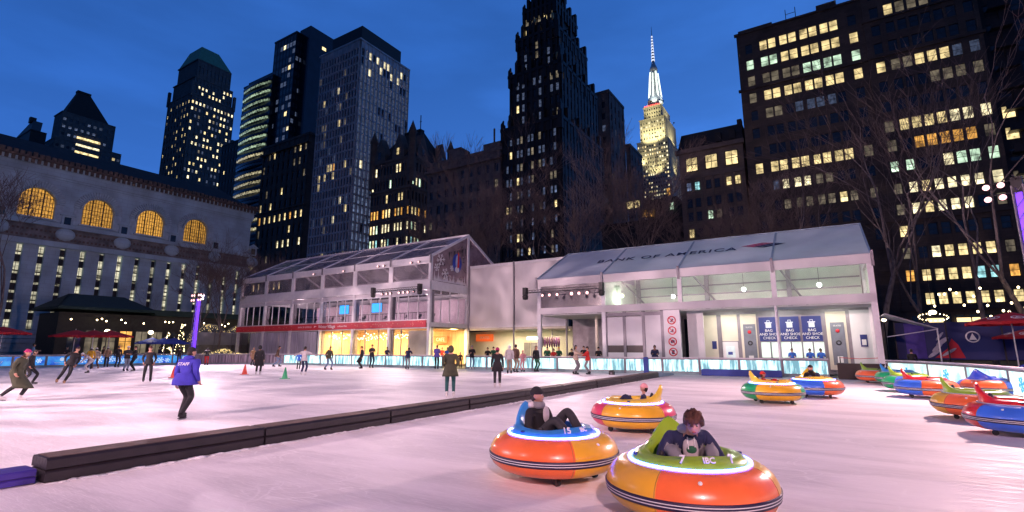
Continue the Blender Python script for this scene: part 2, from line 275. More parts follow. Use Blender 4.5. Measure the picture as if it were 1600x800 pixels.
# ---------------------------------------------------------------- ground and ice
def icemat():
    m=bpy.data.materials.new('rink_ice'); m.use_nodes=True; n=m.node_tree; b=n.nodes['Principled BSDF']; L=n.links.new
    tc=n.nodes.new('ShaderNodeTexCoord')
    def noise(scale,st,det=6,dist=0):
        mp=n.nodes.new('ShaderNodeMapping'); mp.inputs['Scale'].default_value=st; L(tc.outputs['Object'],mp.inputs[0])
        z=n.nodes.new('ShaderNodeTexNoise'); z.inputs['Scale'].default_value=scale; z.inputs['Detail'].default_value=det; z.inputs['Distortion'].default_value=dist; L(mp.outputs[0],z.inputs[0]); return z.outputs[0]
    def rng(x,a,b_,c,d):
        r=n.nodes.new('ShaderNodeMapRange'); r.inputs[1].default_value=a;r.inputs[2].default_value=b_;r.inputs[3].default_value=c;r.inputs[4].default_value=d; L(x,r.inputs[0]); return r.outputs[0]
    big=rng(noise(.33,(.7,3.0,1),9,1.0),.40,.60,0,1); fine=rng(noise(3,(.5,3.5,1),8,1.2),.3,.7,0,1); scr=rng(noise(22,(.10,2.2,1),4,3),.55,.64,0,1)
    mx=n.nodes.new('ShaderNodeMix'); mx.data_type='RGBA'; mx.inputs[6].default_value=(.58,.55,.57,1); mx.inputs[7].default_value=(.76,.72,.74,1); L(big,mx.inputs[0])  # broad pale streaks: frosty patches, also painting in the white light on the ice
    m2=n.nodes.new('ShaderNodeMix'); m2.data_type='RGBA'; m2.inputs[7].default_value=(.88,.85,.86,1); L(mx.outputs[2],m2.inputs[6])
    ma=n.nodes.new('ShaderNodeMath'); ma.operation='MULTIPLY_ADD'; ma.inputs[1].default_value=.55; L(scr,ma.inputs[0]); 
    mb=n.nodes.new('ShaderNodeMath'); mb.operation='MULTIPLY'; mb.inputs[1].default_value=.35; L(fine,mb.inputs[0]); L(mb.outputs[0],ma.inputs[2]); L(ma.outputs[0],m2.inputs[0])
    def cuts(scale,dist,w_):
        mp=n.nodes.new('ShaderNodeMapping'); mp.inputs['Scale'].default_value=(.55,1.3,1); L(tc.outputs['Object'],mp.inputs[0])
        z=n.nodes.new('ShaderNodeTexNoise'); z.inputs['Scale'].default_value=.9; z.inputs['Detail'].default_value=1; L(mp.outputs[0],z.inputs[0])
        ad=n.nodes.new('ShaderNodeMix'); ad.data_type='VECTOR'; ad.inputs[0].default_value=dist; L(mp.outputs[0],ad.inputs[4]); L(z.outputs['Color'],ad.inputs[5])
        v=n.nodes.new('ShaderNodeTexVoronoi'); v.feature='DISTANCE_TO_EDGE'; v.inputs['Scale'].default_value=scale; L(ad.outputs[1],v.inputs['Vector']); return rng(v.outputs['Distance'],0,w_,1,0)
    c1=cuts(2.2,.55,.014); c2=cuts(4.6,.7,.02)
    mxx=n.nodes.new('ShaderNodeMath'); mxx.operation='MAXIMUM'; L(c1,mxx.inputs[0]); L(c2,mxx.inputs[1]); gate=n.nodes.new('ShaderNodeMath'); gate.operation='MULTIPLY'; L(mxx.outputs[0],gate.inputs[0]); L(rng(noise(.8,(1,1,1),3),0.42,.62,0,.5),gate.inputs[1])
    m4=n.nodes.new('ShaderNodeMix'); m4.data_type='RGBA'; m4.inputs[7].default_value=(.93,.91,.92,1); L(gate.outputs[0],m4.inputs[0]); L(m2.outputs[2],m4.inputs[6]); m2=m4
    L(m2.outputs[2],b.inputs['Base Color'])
    L(rng(fine,0,1,.42,.8),b.inputs['Roughness']); b.inputs['Specular IOR Level'].default_value=.32
    k=n.nodes.new('ShaderNodeBump'); k.inputs['Strength'].default_value=.22; k.inputs['Distance'].default_value=.02; L(fine,k.inputs['Height'])
    k2=n.nodes.new('ShaderNodeBump'); k2.inputs['Strength'].default_value=.25; k2.inputs['Distance'].default_value=.004; L(scr,k2.inputs['Height']); L(k.outputs[0],k2.inputs['Normal']); L(k2.outputs[0],b.inputs['Normal'])
    return m
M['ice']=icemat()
g=MB(); g.add([(-3000,-3000,-.06),(3000,-3000,-.06),(3000,3000,-.06),(-3000,3000,-.06)],[(0,1,2,3)]); tag(g.build('ground','asphalt'),kind='structure')
BL=[(-58.2,-20),(-58.4,8),(-58.4,21),(-57.6,24.3),(-55.3,27.5),(-51.2,30.6),(-47.2,32.0),(-42.5,32.8)]
BR=[(.6,34.3),(2.3,32.8),(3.6,30.2),(4.4,27),(4.9,23.5),(5.1,19),(5.1,12),(5.1,4),(5.1,-6)]
ice=BL+[(-17,33.4),(-5,34.4)]+BR+[(5.1,-20)]
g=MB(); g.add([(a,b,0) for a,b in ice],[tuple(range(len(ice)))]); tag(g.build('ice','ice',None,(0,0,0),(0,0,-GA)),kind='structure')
# ---------------------------------------------------------------- rink boards
def panelmat(name,kind):
    m=bpy.data.materials.new(name); m.use_nodes=True; n=m.node_tree; b=n.nodes['Principled BSDF']; L=n.links.new
    tc=n.nodes.new('ShaderNodeTexCoord'); mp=n.nodes.new('ShaderNodeMapping'); L(tc.outputs['Object'],mp.inputs[0])
    z=n.nodes.new('ShaderNodeTexNoise'); z.inputs['Scale'].default_value=1.6 if kind!='grey' else 5; z.inputs['Detail'].default_value=5; L(mp.outputs[0],z.inputs[0])
    mp.inputs['Scale'].default_value={'lit':(3.2,3.2,.45),'blue':(1,1,1),'grey':(2,2,.05),'pale':(1.2,1.2,.8)}[kind]
    r=n.nodes.new('ShaderNodeValToRGB'); L(z.outputs[0],r.inputs[0])
    cols={'lit':[(.40,(.12,.30,.34)),(.56,(.60,.95,.93))],'blue':[(.35,(.01,.10,.55)),(.62,(.05,.40,.85))],'grey':[(.42,(.16,.13,.17)),(.55,(.42,.36,.42))],'pale':[(.36,(.35,.62,.62)),(.55,(.78,.95,.84))]}[kind]
    for e,(a,c) in zip(r.color_ramp.elements,cols): e.position=a; e.color=(*c,1)
    L(r.outputs[0],b.inputs['Base Color']); b.inputs['Roughness'].default_value=.25
    if kind!='grey': L(r.outputs[0],b.inputs['Emission Color']); b.inputs['Emission Strength'].default_value={'lit':1.15,'blue':.7,'pale':.95}[kind]
    return m
for k in('lit','blue','grey','pale'): M['p_'+k]=panelmat({'lit':'backlit_ice_pattern_panel','blue':'backlit_blue_panel','grey':'frosted_striped_panel','pale':'backlit_pale_panel'}[k],k)
M['cap']=mat('board_cap',(.62,.58,.64),.4,var=.1); M['kick']=mat('kick_plate',(.25,.35,.37),.5,var=.2)
def snowflake(mb,c,u,v,n,r,wd,m=0):
    c=Vector(c);u=Vector(u);v=Vector(v);n=Vector(n)
    for k in range(6):
        a=math.pi*k/3+.2; d=u*math.cos(a)+v*math.sin(a); mb.bar(c,c+d*r,wd,.012,m) if False else bar2(mb,c,c+d*r,wd,n,m)
        for s_ in(-1,1):
            b=a+s_*math.pi/3.3; e=u*math.cos(b)+v*math.sin(b); bar2(mb,c+d*r*.6,c+d*r*.6+e*r*.34,wd*.8,n,m)
def bar2(mb,a,b,w,n,m=0,t=.012):
    d=(b-a).normalized(); s=d.cross(n).normalized()*w/2; nn=n*t
    vs=[a-s,a+s,b+s,b-s]; vs+= [x+nn for x in vs]
    mb.add(vs,[(0,1,2,3),(4,5,6,7),(0,1,5,4),(1,2,6,5),(2,3,7,6),(3,0,4,7)],m)
def boards(name,label,pts,kinds,step=2.25,H=1.02,deco=None):
    """pts in p,q; one fence of framed panels; root at the first point; inner side faces the ice"""
    o0=pts[0]; root=thing(name,label,'rink boards',*o0)
    P=[Vector((a-o0[0],b-o0[1],0)) for a,b in pts]
    seg=[];
    for i in range(len(P)-1):
        L=(P[i+1]-P[i]).length; n=max(1,round(L/step))
        for k in range(n): seg.append((P[i].lerp(P[i+1],k/n),P[i].lerp(P[i+1],(k+1)/n)))
    fr=MB();cap=MB();kick=MB(); ctr=Vector((-20-o0[0],12-o0[1],0))
    for i,(a,b) in enumerate(seg):
        d=(b-a).normalized(); n=Vector((d.y,-d.x,0)); 
        if n.dot(ctr-a)<0: n=-n
        z=lambda v,h:Vector((v.x,v.y,h))
        for t in((0,.035),(1,-.035)):
            v=a.lerp(b,t[0])+d*t[1]; fr.bar(z(v,0),z(v,H),.07,.10)
        fr.bar(z(a,H-.05),z(b,H-.05),.09,.07); fr.bar(z(a,.16),z(b,.16),.09,.05)
        kick.bar(z(a,.07)+n*.02,z(b,.07)+n*.02,.05,.14)
        cap.bar(z(a,H+.03),z(b,H+.03),.22,.06)
        # fence leg and back brace
        fr.bar(z(a,0)-n*.35,z(a,H*.8)-n*.06,.04,.05)
        pm=MB(); A=a+d*.075; B=b-d*.075
        for (h0,h1) in((.19,H-.09),):
            pm.add([z(A,h0)+n*.02,z(B,h0)+n*.02,z(B,h1)+n*.02,z(A,h1)+n*.02,z(A,h0)-n*.02,z(B,h0)-n*.02,z(B,h1)-n*.02,z(A,h1)-n*.02],[(0,1,2,3),(7,6,5,4),(0,1,5,4),(1,2,6,5),(2,3,7,6),(3,0,4,7)])
        k=kinds[i] if i<len(kinds) else kinds[-1]
        po=pm.build('panel','p_'+k,root)
        if deco: deco(i,po,z((A+B)/2,.55)+n*.024,d,n,(B-A).length)
    fr.build('frame','grey',root); cap.build('cap_rail','cap',root); kick.build('kick_plate','kick',root)
    return root
M['flake']=mat('pale_blue_print',(.7,.85,.95),.5,em=(.6,.8,1),es=.55,var=0)
M['fred']=mat('red_print',(.8,.06,.03),.5,em=(1,.08,.03),es=.35,var=0); M['fblue']=mat('blue_print',(.05,.5,.8),.5,em=(.1,.55,.9),es=.4,var=0)
def right_dir(d,n):   # direction that reads left to right for someone on the ice
    r=Vector((0,0,1)).cross(n); return r
def tmat(c,n): 
    r=Vector((0,0,1)).cross(n).normalized(); m=Matrix.Identity(4)
    for i,v in enumerate((r,Vector((0,0,1)),n)): 
        for j in range(3): m[j][i]=v[j]
    m.translation=c; return m
def deco_left(i,po,c,d,n,L):
    mb=MB(); random.seed(i)
    if i%5 in(0,1,3):
        u=Vector((0,0,1)).cross(n)
        for k in range(3): snowflake(mb,c+u*(k-1)*L*.3+Vector((0,0,random.uniform(-.1,.1))),u,Vector((0,0,1)),n,random.uniform(.2,.33),.05)
        mb.build('snowflake_print','flake',po)
    elif i%5==2: text('lettering','holiday',.34,'lettering',po,tmat(c,n))
    else:
        mb.lathe([(0,0),(.16,0),(.16,.01),(0,.01)],16); o=mb.build('round_print','flake',po); o.matrix_local=tmat(c+Vector((0,0,.12)),n)
        text('lettering','WINTER VILLAGE',.13,'lettering',po,tmat(c-Vector((0,0,.18)),n))
boards('rink_boards','low rink boards with backlit blue snowflake panels below the red umbrellas',BL[1:5],['blue'],deco=deco_left)
boards('rink_boards','unlit rink boards of grey striped panels in front of the golden lit domes',BL[4:7],['grey'],2.4)
def deco_far(i,po,c,d,n,L):
    u=Vector((0,0,1)).cross(n)
    if i in(18,):
        pass
    if i==16: text('lettering','citizens',.16,M['ink'],po,tmat(c,n))
    if i in(17,18):
        mb=MB(); snowflake(mb,c-u*.35+Vector((0,0,.12)),u,Vector((0,0,1)),n,.24,.06); mb.build('snowflake_print','fblue',po)
        mb=MB()
        for s_ in(.35,.62):
            b=c+u*s_; bar2(mb,b-Vector((0,0,.36)),b+Vector((0,0,.22)),.13,n); bar2(mb,b+Vector((0,0,.05)),b+u*.22-Vector((0,0,.1)),.05,n); bar2(mb,b+Vector((0,0,.22)),b+Vector((0,0,.34)),.1,n)
        mb.build('skater_print','fred',po)
FARL=[(-47.2,32.0),(-42.5,32.8),(-34,33.1),(-27.6,33.3)]
FARR=[(-25.2,33.3),(-17,33.4),(-9.6,34.0),(-5,34.4),(-.3,34.6)]
boards('rink_boards','long run of rink boards with glowing ice-pattern panels in front of the glass pavilion',FARL,['lit'])
boards('rink_boards','long run of glowing rink boards in front of the tent with bank lettering',FARR,['lit','lit','lit','lit','pale','lit','lit','lit','lit','lit','lit','pale','pale'],deco=lambda i,po,c,d,n,L:deco_far(i+6 if i>=10 else (16 if i==4 else 0),po,c,d,n,L))
def deco_right(i,po,c,d,n,L):
    u=Vector((0,0,1)).cross(n); mb=MB()
    if i%2: snowflake(mb,c,u,Vector((0,0,1)),n,.26,.06); mb.build('snowflake_print','fblue',po)
    else:
        bar2(mb,c-Vector((0,0,.3)),c+Vector((0,0,.2)),.13,n); bar2(mb,c,c+u*.25,.05,n); mb.build('skater_print','fred' if i%4 else 'fblue',po)
boards('rink_boards','curved rink boards with pale green glowing panels behind the row of parked bumper cars',BR[1:],['pale'],2.6,deco=deco_right)
# ---------------------------------------------------------------- foam divider across the ice
M['div']=mat('divider_vinyl',(.014,.010,.014),.5,var=.3,scale=4,bump=.15); M['divtop']=mat('worn_divider_top',(.09,.055,.042),.75,var=.5,scale=5,bump=.3,bscale=18)
M['divblue']=mat('blue_divider_vinyl',(.05,.03,.26),.45,var=.2,scale=3,bump=.1)
def bev(mb,x0,x1,y0,y1,z0,z1,c,m=0):
    pr=[(x0,z0),(x1,z0),(x1,z1-c),(x1-c,z1),(x0+c,z1),(x0,z1-c)]
    mb.poly([(x,y0,z) for x,z in pr],(0,y1-y0,0),m)
DL=['nearest black foam divider block, wide worn end facing the camera','second black foam divider block from the near end, behind the first long one','third black foam divider block from the near end','fourth black divider block, left of the blue bumper car 15','fifth black divider block from the near end, beyond the yellow bumper car','sixth divider block, in the middle distance','seventh divider block from the near end','eighth divider block from the near end','last dark divider block before the blue sloped end']
for k,lb in enumerate(DL):
    q=2.62+3.0*k+random.Random(k+50).uniform(-.03,.03); r=thing('divider_block',lb,'rink divider',-8.62,q,0,random.Random(k).uniform(-.7,.7),'foam blocks dividing the ice')
    mb=MB(); bev(mb,-.52,0,.012,2.975,.012,.155,.03); mb.build('lower_pad','div',r)
    mb=MB(); bev(mb,-.515,-.006,.012,2.975,.168,.305,.03); mb.build('upper_pad','div',r)
    mb=MB(); mb.box(-.47,-.05,.05,2.94,.306,.312); mb.build('top_cover','divtop',r)
    mb=MB(); mb.box(-.50,-.02,2.98,2.994,.02,.29); mb.build('joint_strap','dark',r)
r=thing('divider_block','low purple foam divider block cut by the left edge of the picture','rink divider',-8.75,-.3,0,0,'foam blocks dividing the ice')
mb=MB(); bev(mb,-.45,0,0,2.88,.01,.085,.02); mb.build('lower_pad','divblue',r); mb=MB(); bev(mb,-.445,-.005,0,2.88,.095,.175,.02); mb.build('upper_pad','divblue',r)
r=thing('divider_ramp','bluish sloping end block where the divider meets the far boards','rink divider',-8.62,29.78)
mb=MB(); mb.poly([(0,0,.01),(0,3.2,.01),(0,3.2,.10),(0,.2,.29),(0,0,.29)],(-.5,0,0)); mb.build('pad',mat('slate_blue_vinyl',(.16,.24,.34),.5),r)
sn=MB(); rs=random.Random(31)
for side,x0 in((0,-8.60),(1,-9.15)):
    for k in range(260):
        q=2.7+k*.105; w1=rs.uniform(.02,.09); h=rs.uniform(.008,.035); d=1 if side==0 else -1
        sn.ell((x0+d*w1*.5,q,0),(w1,rs.uniform(.05,.14),h),7,4,half=0)
tag(sn.build('snow_shavings',mat('ice_shavings',(.80,.80,.83),.8,var=.1,scale=12,bump=.5),None,(0,0,0),(0,0,-GA)),'thin ridge of scraped snow along both sides of the foam divider','snow',kind='stuff')
# long blue pad and dark corner box along the far boards
a=gr(1098,586.5); b=gr(1215,587)
r=thing('crash_pad','long navy blue crash pad lying on the ice against the glowing boards','crash pad',a[0],33.6); mb=MB(); bev(mb,0,4.4,-.35,0,.01,.40,.06); mb.build('pad','blue',r)
r=thing('corner_box','dark brown box closing the corner of the rink between the board runs','corner box',.1,33.9); mb=MB(); mb.box(0,2.1,-.5,0,0,.78); mb.box(-.03,2.13,-.53,.03,.781,.84); mb.build('box',mat('dark_plywood',(.035,.022,.02),.6),r)
r=thing('board_post','dark blue padded post where the divider meets the far boards','post',*gr(1013,584)); mb=MB(); bev(mb,-.3,0,0,.3,0,1.08,.04); mb.build('pad','blue',r)
# ---------------------------------------------------------------- glass pavilion (left)
PQ=35.5
def pavilion():
    r=thing('glass_pavilion','long white framed two storey glass pavilion with a clear gabled roof and red sign band','pavilion',-31.1,PQ)
    L=31.0; D=11.6; BAY=L/6; m=MB()
    xs=[-BAY*k for k in range(7)]
    # columns, eaves, floor beams: front, gable ends, back
    col=MB()
    for x in xs:
        for y in(0,D):
            col.box(x-.14 if x else -.28,x+.14 if x else 0,y if y==0 else y-.28,y+.28 if y==0 else y,0,10.1)
    for y in(D/2,): col.box(-.28,0,y-.14,y+.14,0,13.0)
    col.each('column','white',r)
    cg=MB()
    for x in xs: cg.box(x-.22 if x else -.38,x+.22 if x else -.02,.30,.62,0,6.9)
    cg.each('inner_column','grey',r)
    b=MB()
    for y in(-.04,D-.2): 
        b.box(-L,-.0,y,y+.24,9.62,10.16); b.box(-L,0,y-.01,y+.22,7.02,7.86); b.box(-L,0,y+.01,y+.25,6.55,6.68)
    for x in(-.22,-L): b.box(x,x+.24,.24,D-.24,7.03,7.85); b.box(x+.01,x+.23,.24,D-.24,3.6,4.0)
    b.box(-L,0,-.02,.22,3.45,3.52)
    b.build('beam','white',r)
    rf=MB()
    for x in xs:
        xx=min(max(x,-L+.12),-.12)
        rf.bar((xx,0,10.12),(xx,D/2,13.15),.26,.24); rf.bar((xx,D/2,13.15),(xx,D,10.12),.26,.24)
        if x in xs[1:-1]: rf.bar((xx,D*.25,11.45),(xx,D*.75,11.45),.08,.1)
    rf.bar((-L,D/2,13.2),(0,D/2,13.2),.24,.2); rf.bar((-L,D*.25,11.66),(0,D*.25,11.66),.10,.1); rf.bar((-L,D*.75,11.66),(0,D*.75,11.66),.10,.1)
    rf.build('roof_beam','white',r)
    for k in range(6):
        x0,x1=xs[k+1]+.14,xs[k]-.14
        for s in(0,1):
            y0,y1=(.12,D/2-.1) if s==0 else (D/2+.1,D-.12); z0,z1=(10.2,13.12) if s==0 else (13.12,10.2)
            mb=MB(); mb.poly([(x0,y0,z0),(x1,y0,z0),(x1,y1,z1),(x0,y1,z1)],(0,0,.01)); mb.build('roof_pane','roofclear',r)
        mb=MB(); mb.box(x0+.12,x1-.12,.08,.10,7.88,9.6)
        f=mb.build('window_pane','clear',r); fr=MB()
        for a,c in((x0,x0+.12),(x1-.12,x1)): fr.box(a,c,.02,.13,7.88,9.6)
        fr.box(x0+.12,x1-.12,.02,.13,7.88,7.98); fr.box(x0+.12,x1-.12,.02,.13,9.5,9.6); fr.build('window_frame','white',f)
        mb=MB(); mb.box(x0,x1,D-.1,D-.08,7.9,9.6); mb.box(x0,x1,D-.1,D-.08,4.1,6.95); mb.build('rear_pane','clear',r)
    # gutter brackets at the eaves
    g=MB()
    for x in xs: g.box(x-.07,x+.07,-.13,-.045,9.5,10.32)
    g.each('rain_pipe','grey',r)
    # floors
    fl=MB(); fl.box(-L+.1,-.1,.3,D-.1,3.55,3.95); fl.each('upper_floor','grey',r)
    fl=MB(); fl.box(-L,0,.1,D,-.02,.12); fl.build('ground_floor',mat('deck',(.30,.22,.16),.5),r)
    # mid storey glazing with mullions
    gl=MB(); gl.box(-L+.3,-.3,.14,.16,4.25,6.6); gl.build('glazing','glass',r)
    mu=MB(); n=24
    for k in range(n+1):
        x=-L+.3+(L-.6)*k/n; mu.box(x-.03,x+.03,.11,.19,4.2,6.62)
    mu.box(-L,0,.11,.19,4.2,4.3); mu.each('mullion','white',r)
    tr=MB(); tr.box(-L,0,.12,.2,6.68,7.0); tr.build('transom_panel','fabric',r)
    # interior back walls, upper
    bw=MB(); bw.box(-L+4,-1.2,8.2,8.3,4.0,6.9); bw.each('inner_wall',mat('plum_wall',(.55,.45,.50),.7),r)
    rail=MB()
    for k in range(60): 
        x=-L+1+k*.5; rail.box(x,x+.03,.9,.93,4.0,5.0)
    rail.box(-L+.6,-.6,.88,.95,4.98,5.04); rail.build('balustrade','dark',r)
    # furniture silhouettes: stools and tables upstairs
    # ground storey
    gp=MB()
    for k in range(11):
        x0=-L+2.6+k*1.13; gp.box(x0,x0+1.06,.16,.2,.12,3.4)
    gp.each('curtain_panel',mat('lilac_panel',(.52,.48,.58),.6,var=.3,scale=1.5,stretch=(3,3,.3)),r)
    gd=MB(); gd.box(-L+.3,-L+2.4,.15,.17,.15,3.4); gd.box(-L+15.2,-.3,.14,.16,.15,3.4); gd.each('shop_glazing','glass',r)
    mu=MB()
    for x in(-15.6,-13.6,-11.9,-10.1,-8.5,-6.6,-4.7,-3.6): mu.box(x-.035,x+.035,.1,.2,.12,3.42)
    mu.box(-L+.3,-.3,.1,.2,.1,.2); mu.build('door_frame','grey',r)
    wb=MB(); wb.box(-15.6,-.4,5.9,6.0,.12,3.5); wb.box(-15.7,-15.6,.6,6,.12,3.5); wb.build('warm_wall',mat('timber_wall',(.70,.50,.26),.6,var=.35,scale=2,stretch=(4,4,.25)),r)
    ce=MB(); ce.box(-15.6,-.4,.35,6,3.42,3.5); ce.build('ceiling',mat('timber_ceiling',(.55,.42,.25),.6),r)
    wp=MB(); wp.box(-3.5,-.42,1.0,1.1,.12,3.3); wp.build('screen_wall','cream',r)
    # sign band
    sb=MB(); sb.box(-L-.15,-.32,-.12,-.05,3.56,4.18); band=sb.build('sign_band',mat('red_band',(.38,.015,.03),.5,em=(.6,.02,.04),es=.12,var=.15),r)
    text('lettering','BANK OF AMERICA',.26,'lettering',band,face_mtx(-17.8,-.125,3.87),space=1.05)
    text('lettering','Winter Village',.46,'lettering',band,face_mtx(-14.15,-.125,3.87),bold=.006)
    text('lettering','at Bryant Park',.24,'lettering',band,face_mtx(-11.7,-.125,3.86))
    em=MB()
    for k in range(3): em.poly([(-16.25+k*.12,-.125,3.80+.05*k),(-15.95+k*.12,-.125,3.92+.02*k),(-16.15+k*.12,-.125,3.99-.02*k)],(0,-.004,0))
    em.build('emblem','lettering',band)
    rs=random.Random(3); st=MB()
    for k in range(70):
        x=rs.choice([rs.uniform(-L,-20),rs.uniform(-10.3,-.6)]); z=rs.uniform(3.64,4.1); st.box(x,x+.05,-.13,-.121,z,z+.05)
    st.build('gold_dots',mat('gold_print',(.7,.5,.3),.5),band)
    # gable print, facing the white block
    gp=MB()
    hw=D/2; 
    gp.poly([(-.1,.3,7.9),(-.1,hw-.15,7.9),(-.1,hw-.15,12.9),(-.1,.3,10.1)],(.012,0,0)); gp.poly([(-.1,hw+.15,7.9),(-.1,D-.3,7.9),(-.1,D-.3,10.1),(-.1,hw+.15,12.9)],(.012,0,0))
    gb=gp.build('gable_pane',clear('printed_vinyl',(.62,.52,.56),.06,.2,.45,(.46,.36,.40)),r)
    rs=random.Random(5); pr=MB(); X=-.084
    for k in range(26):   # white fir shapes and icicles
        y=.5+k*.195; zt=8.0+rs.uniform(.2,1.0)*(.6 if k%3 else 1.2); pr.poly([(X,y,7.92),(X,y+.22,7.92),(X,y+.11,zt)],(.008,0,0))
    for k in range(9):
        y=6.2+k*.5; pr.poly([(X,y,7.92),(X,y+.4,7.92),(X,y+.2,7.92+rs.uniform(.4,1.3))],(.008,0,0))
    for (y,z,rr) in((1.5,10.0,.62),(2.2,8.75,.55),(.95,9.2,.4),(3.2,9.4,.3),(7.4,9.2,.6),(9,8.9,.45)): snowflake(pr,Vector((X,y,z)),(0,1,0),(0,0,1),Vector((1,0,0)),rr,.08)
    pr.build('white_print','lettering',gb)
    dk=MB()
    for k in range(22):
        y=rs.uniform(2.6,5.4); dk.poly([(X,y,10.9+.3*(y-2.6)),(X,y+.12,10.9+.3*(y-2.6)),(X,y+.06,10.9+.3*(y-2.6)-rs.uniform(.3,.9))],(.008,0,0))
    dk.build('pine_print','dark',gb)
    ds=MB()
    def disc(mb,y,z,ry,rz_,x,m,n=28,a0=0,a1=360):
        mb.poly([(x,y+ry*math.cos(R(a0+(a1-a0)*i/n)),z+rz_*math.sin(R(a0+(a1-a0)*i/n))) for i in range(n+(a1-a0<360))],(.008,0,0),m)
    disc(ds,4.0,10.0,.72,.95,-.074,0); disc(ds,4.05,10.1,.3,.72,-.064,1); disc(ds,4.0,9.35,.34,.3,-.060,2); ds.poly([(-.058,4.02,9.5),(-.058,4.32,9.6),(-.058,4.3,10.95),(-.058,4.1,11.2)],(.008,0,0),3)
    ds.build('round_emblem',[mat('emblem_blue',(.02,.06,.4),.5),mat('emblem_pale',(.4,.5,.7),.5),'lettering',mat('emblem_red',(.6,.02,.02),.5)],gb)
    # gable side mid glazing and porch
    gs=MB(); gs.box(-.1,-.08,.3,hw-.1,4.05,6.6); gs.build('side_glazing','glass',r)
    ms=MB()
    for y in(.3,1.65,3.0,4.35): ms.box(-.13,-.05,y-.03,y+.03,4.0,7.0)
    ms.box(-.13,-.05,.3,hw,6.55,6.66); ms.each('side_mullion','white',r)
    return r
pav=pavilion()
def lampbulb(x): pass
# lights inside the pavilion: hanging bulbs on wires
M['bulb']=mat('bulb_warm',(1,1,1),.5,em=(1,.78,.42),es=9,var=0); M['bulbw']=mat('bulb_white',(1,1,1),.5,em=(1,.80,.85),es=14,var=0); M['bulbc']=mat('bulb_cool',(1,1,1),.5,em=(.95,1,.92),es=14,var=0)
def string_bulbs(label,p,q,z,L,n,drop,seed,m='bulb',rad=.04,lit=True,rz=0):
    r=thing('string_lights',label,'string lights',p,q,z,rz); rs=random.Random(seed); wr=MB()
    pts=[Vector((L*k/n,rs.uniform(-.1,.1),-.12*math.sin(math.pi*((k%6)/6)))) for k in range(n+1)]; wr.path(pts,[.008]*(n+1),4); wr.build('wire','dark',r)
    mb=MB(); mb.ell((0,0,0),(rad,rad,rad*1.2),8,6); b0=None
    for k in range(n):
        if b0 is None: b0=mb.build('bulb',m,r); o=b0
        else: o=b0.copy(); S.collection.objects.link(o); o.parent=r
        o.location=pts[k]-Vector((0,0,.06+rs.uniform(0,drop)))
    return r
for k,(y,lb) in enumerate(((1.3,'string of warm bulbs hanging nearest the glass in the lit ground floor of the pavilion'),(2.6,'middle string of warm bulbs under the pavilion ground floor ceiling'),(4.0,'string of warm bulbs hanging at the back of the lit pavilion room'))):
    string_bulbs(lb,-31.1-15,PQ+y,3.35,10.5,34,.7,k)
for x in(-13.5,-9.5,-5.5): lamp('shop_ceiling_lamp','AREA',W(-31.1+x,PQ+2.6,3.38),(1,.66,.26),1500,(2.5,2),W(-31.1+x,PQ+2.8,0))
lamp('porch_lamp','AREA',W(-30.2,PQ+3.0,3.5),(1,.78,.38),620,(1.5,4),W(-30.2,PQ+3,0))
for x in(-26,-19,-12,-5): lamp('upper_room_lamp','POINT',W(-31.1+x,PQ+5,6.3),(1,.70,.78),420,.25)
# tv screens upstairs
M['tv']=mat('screen_glow',(.02,.2,.6),.3,em=(.05,.42,1),es=1.8,var=.2,scale=2)
for x,z,lb in((-13.6,5.75,'bright blue screen hanging near the middle of the pavilion upper floor'),(-8.6,5.75,'bright blue screen hanging in the second bay from the right of the pavilion upper floor')):
    r=thing('screen',lb,'screen',-31.1+x,PQ+1.6,z); mb=MB(); mb.box(-.75,.75,0,.06,-.5,.5); sc=mb.build('housing','dark',r); mb=MB(); mb.box(-.72,.72,-.012,-.002,-.47,.47); mb.build('display','tv',r)
    mb=MB(); mb.tube((0,.05,.5),(0,.05,1.2),.02); mb.build('hanger','dark',r); text('lettering','CITI',.2,'lettering',r,face_mtx(0,-.02,.03)) if False else None
# stools and tables seen through the glass
def stool(p,q,z,lb,grp,first=[None]):
    if first[0] is None:
        r=thing('bar_stool',lb,'stool',p,q,z,0,grp); mb=MB(); mb.lathe([(0,.72),(.18,.72),(.19,.75),(.17,.78),(0,.78)],12); mb.build('seat','dark',r)
        for a in range(4):
            mb=MB(); t=R(45+90*a); mb.tube((.1*math.cos(t),.1*math.sin(t),.72),(.2*math.cos(t),.2*math.sin(t),0),.014); mb.build('leg','dark',r)
        mb=MB(); mb.box(-.17,.17,.14,.17,.8,1.05); mb.build('backrest','dark',r); first[0]=r
    else:
        r=copy_tree(first[0],None,lb); r.location=W(p,q,z); r['group']=grp
    return r
rs=random.Random(8)
for k in range(16): stool(-31.1-28+k*1.75+rs.uniform(-.2,.2),PQ+1.5+rs.uniform(0,1.5),3.95,'dark bar stool on the upper floor of the pavilion behind the balustrade','stools upstairs in the pavilion')
def table(p,q,z,lb):
    r=thing('cafe_table',lb,'table',p,q,z,0,'tables in the lit pavilion room'); mb=MB(); mb.lathe([(0,.72),(.38,.72),(.38,.75),(0,.75)],16); mb.build('tabletop',mat('tabletop',(.5,.4,.3),.4),r); mb=MB(); mb.tube((0,0,0),(0,0,.72),.03); mb.lathe([(0,0),(.22,0),(.2,.03),(0,.03)],12); mb.build('leg','dark',r)
for k,x in enumerate((-14.2,-11.4,-9.2,-6.6,-4.4)): table(-31.1+x,PQ+1.6+(k%2)*.8,.12,'round cafe table inside the lit ground floor of the pavilion')
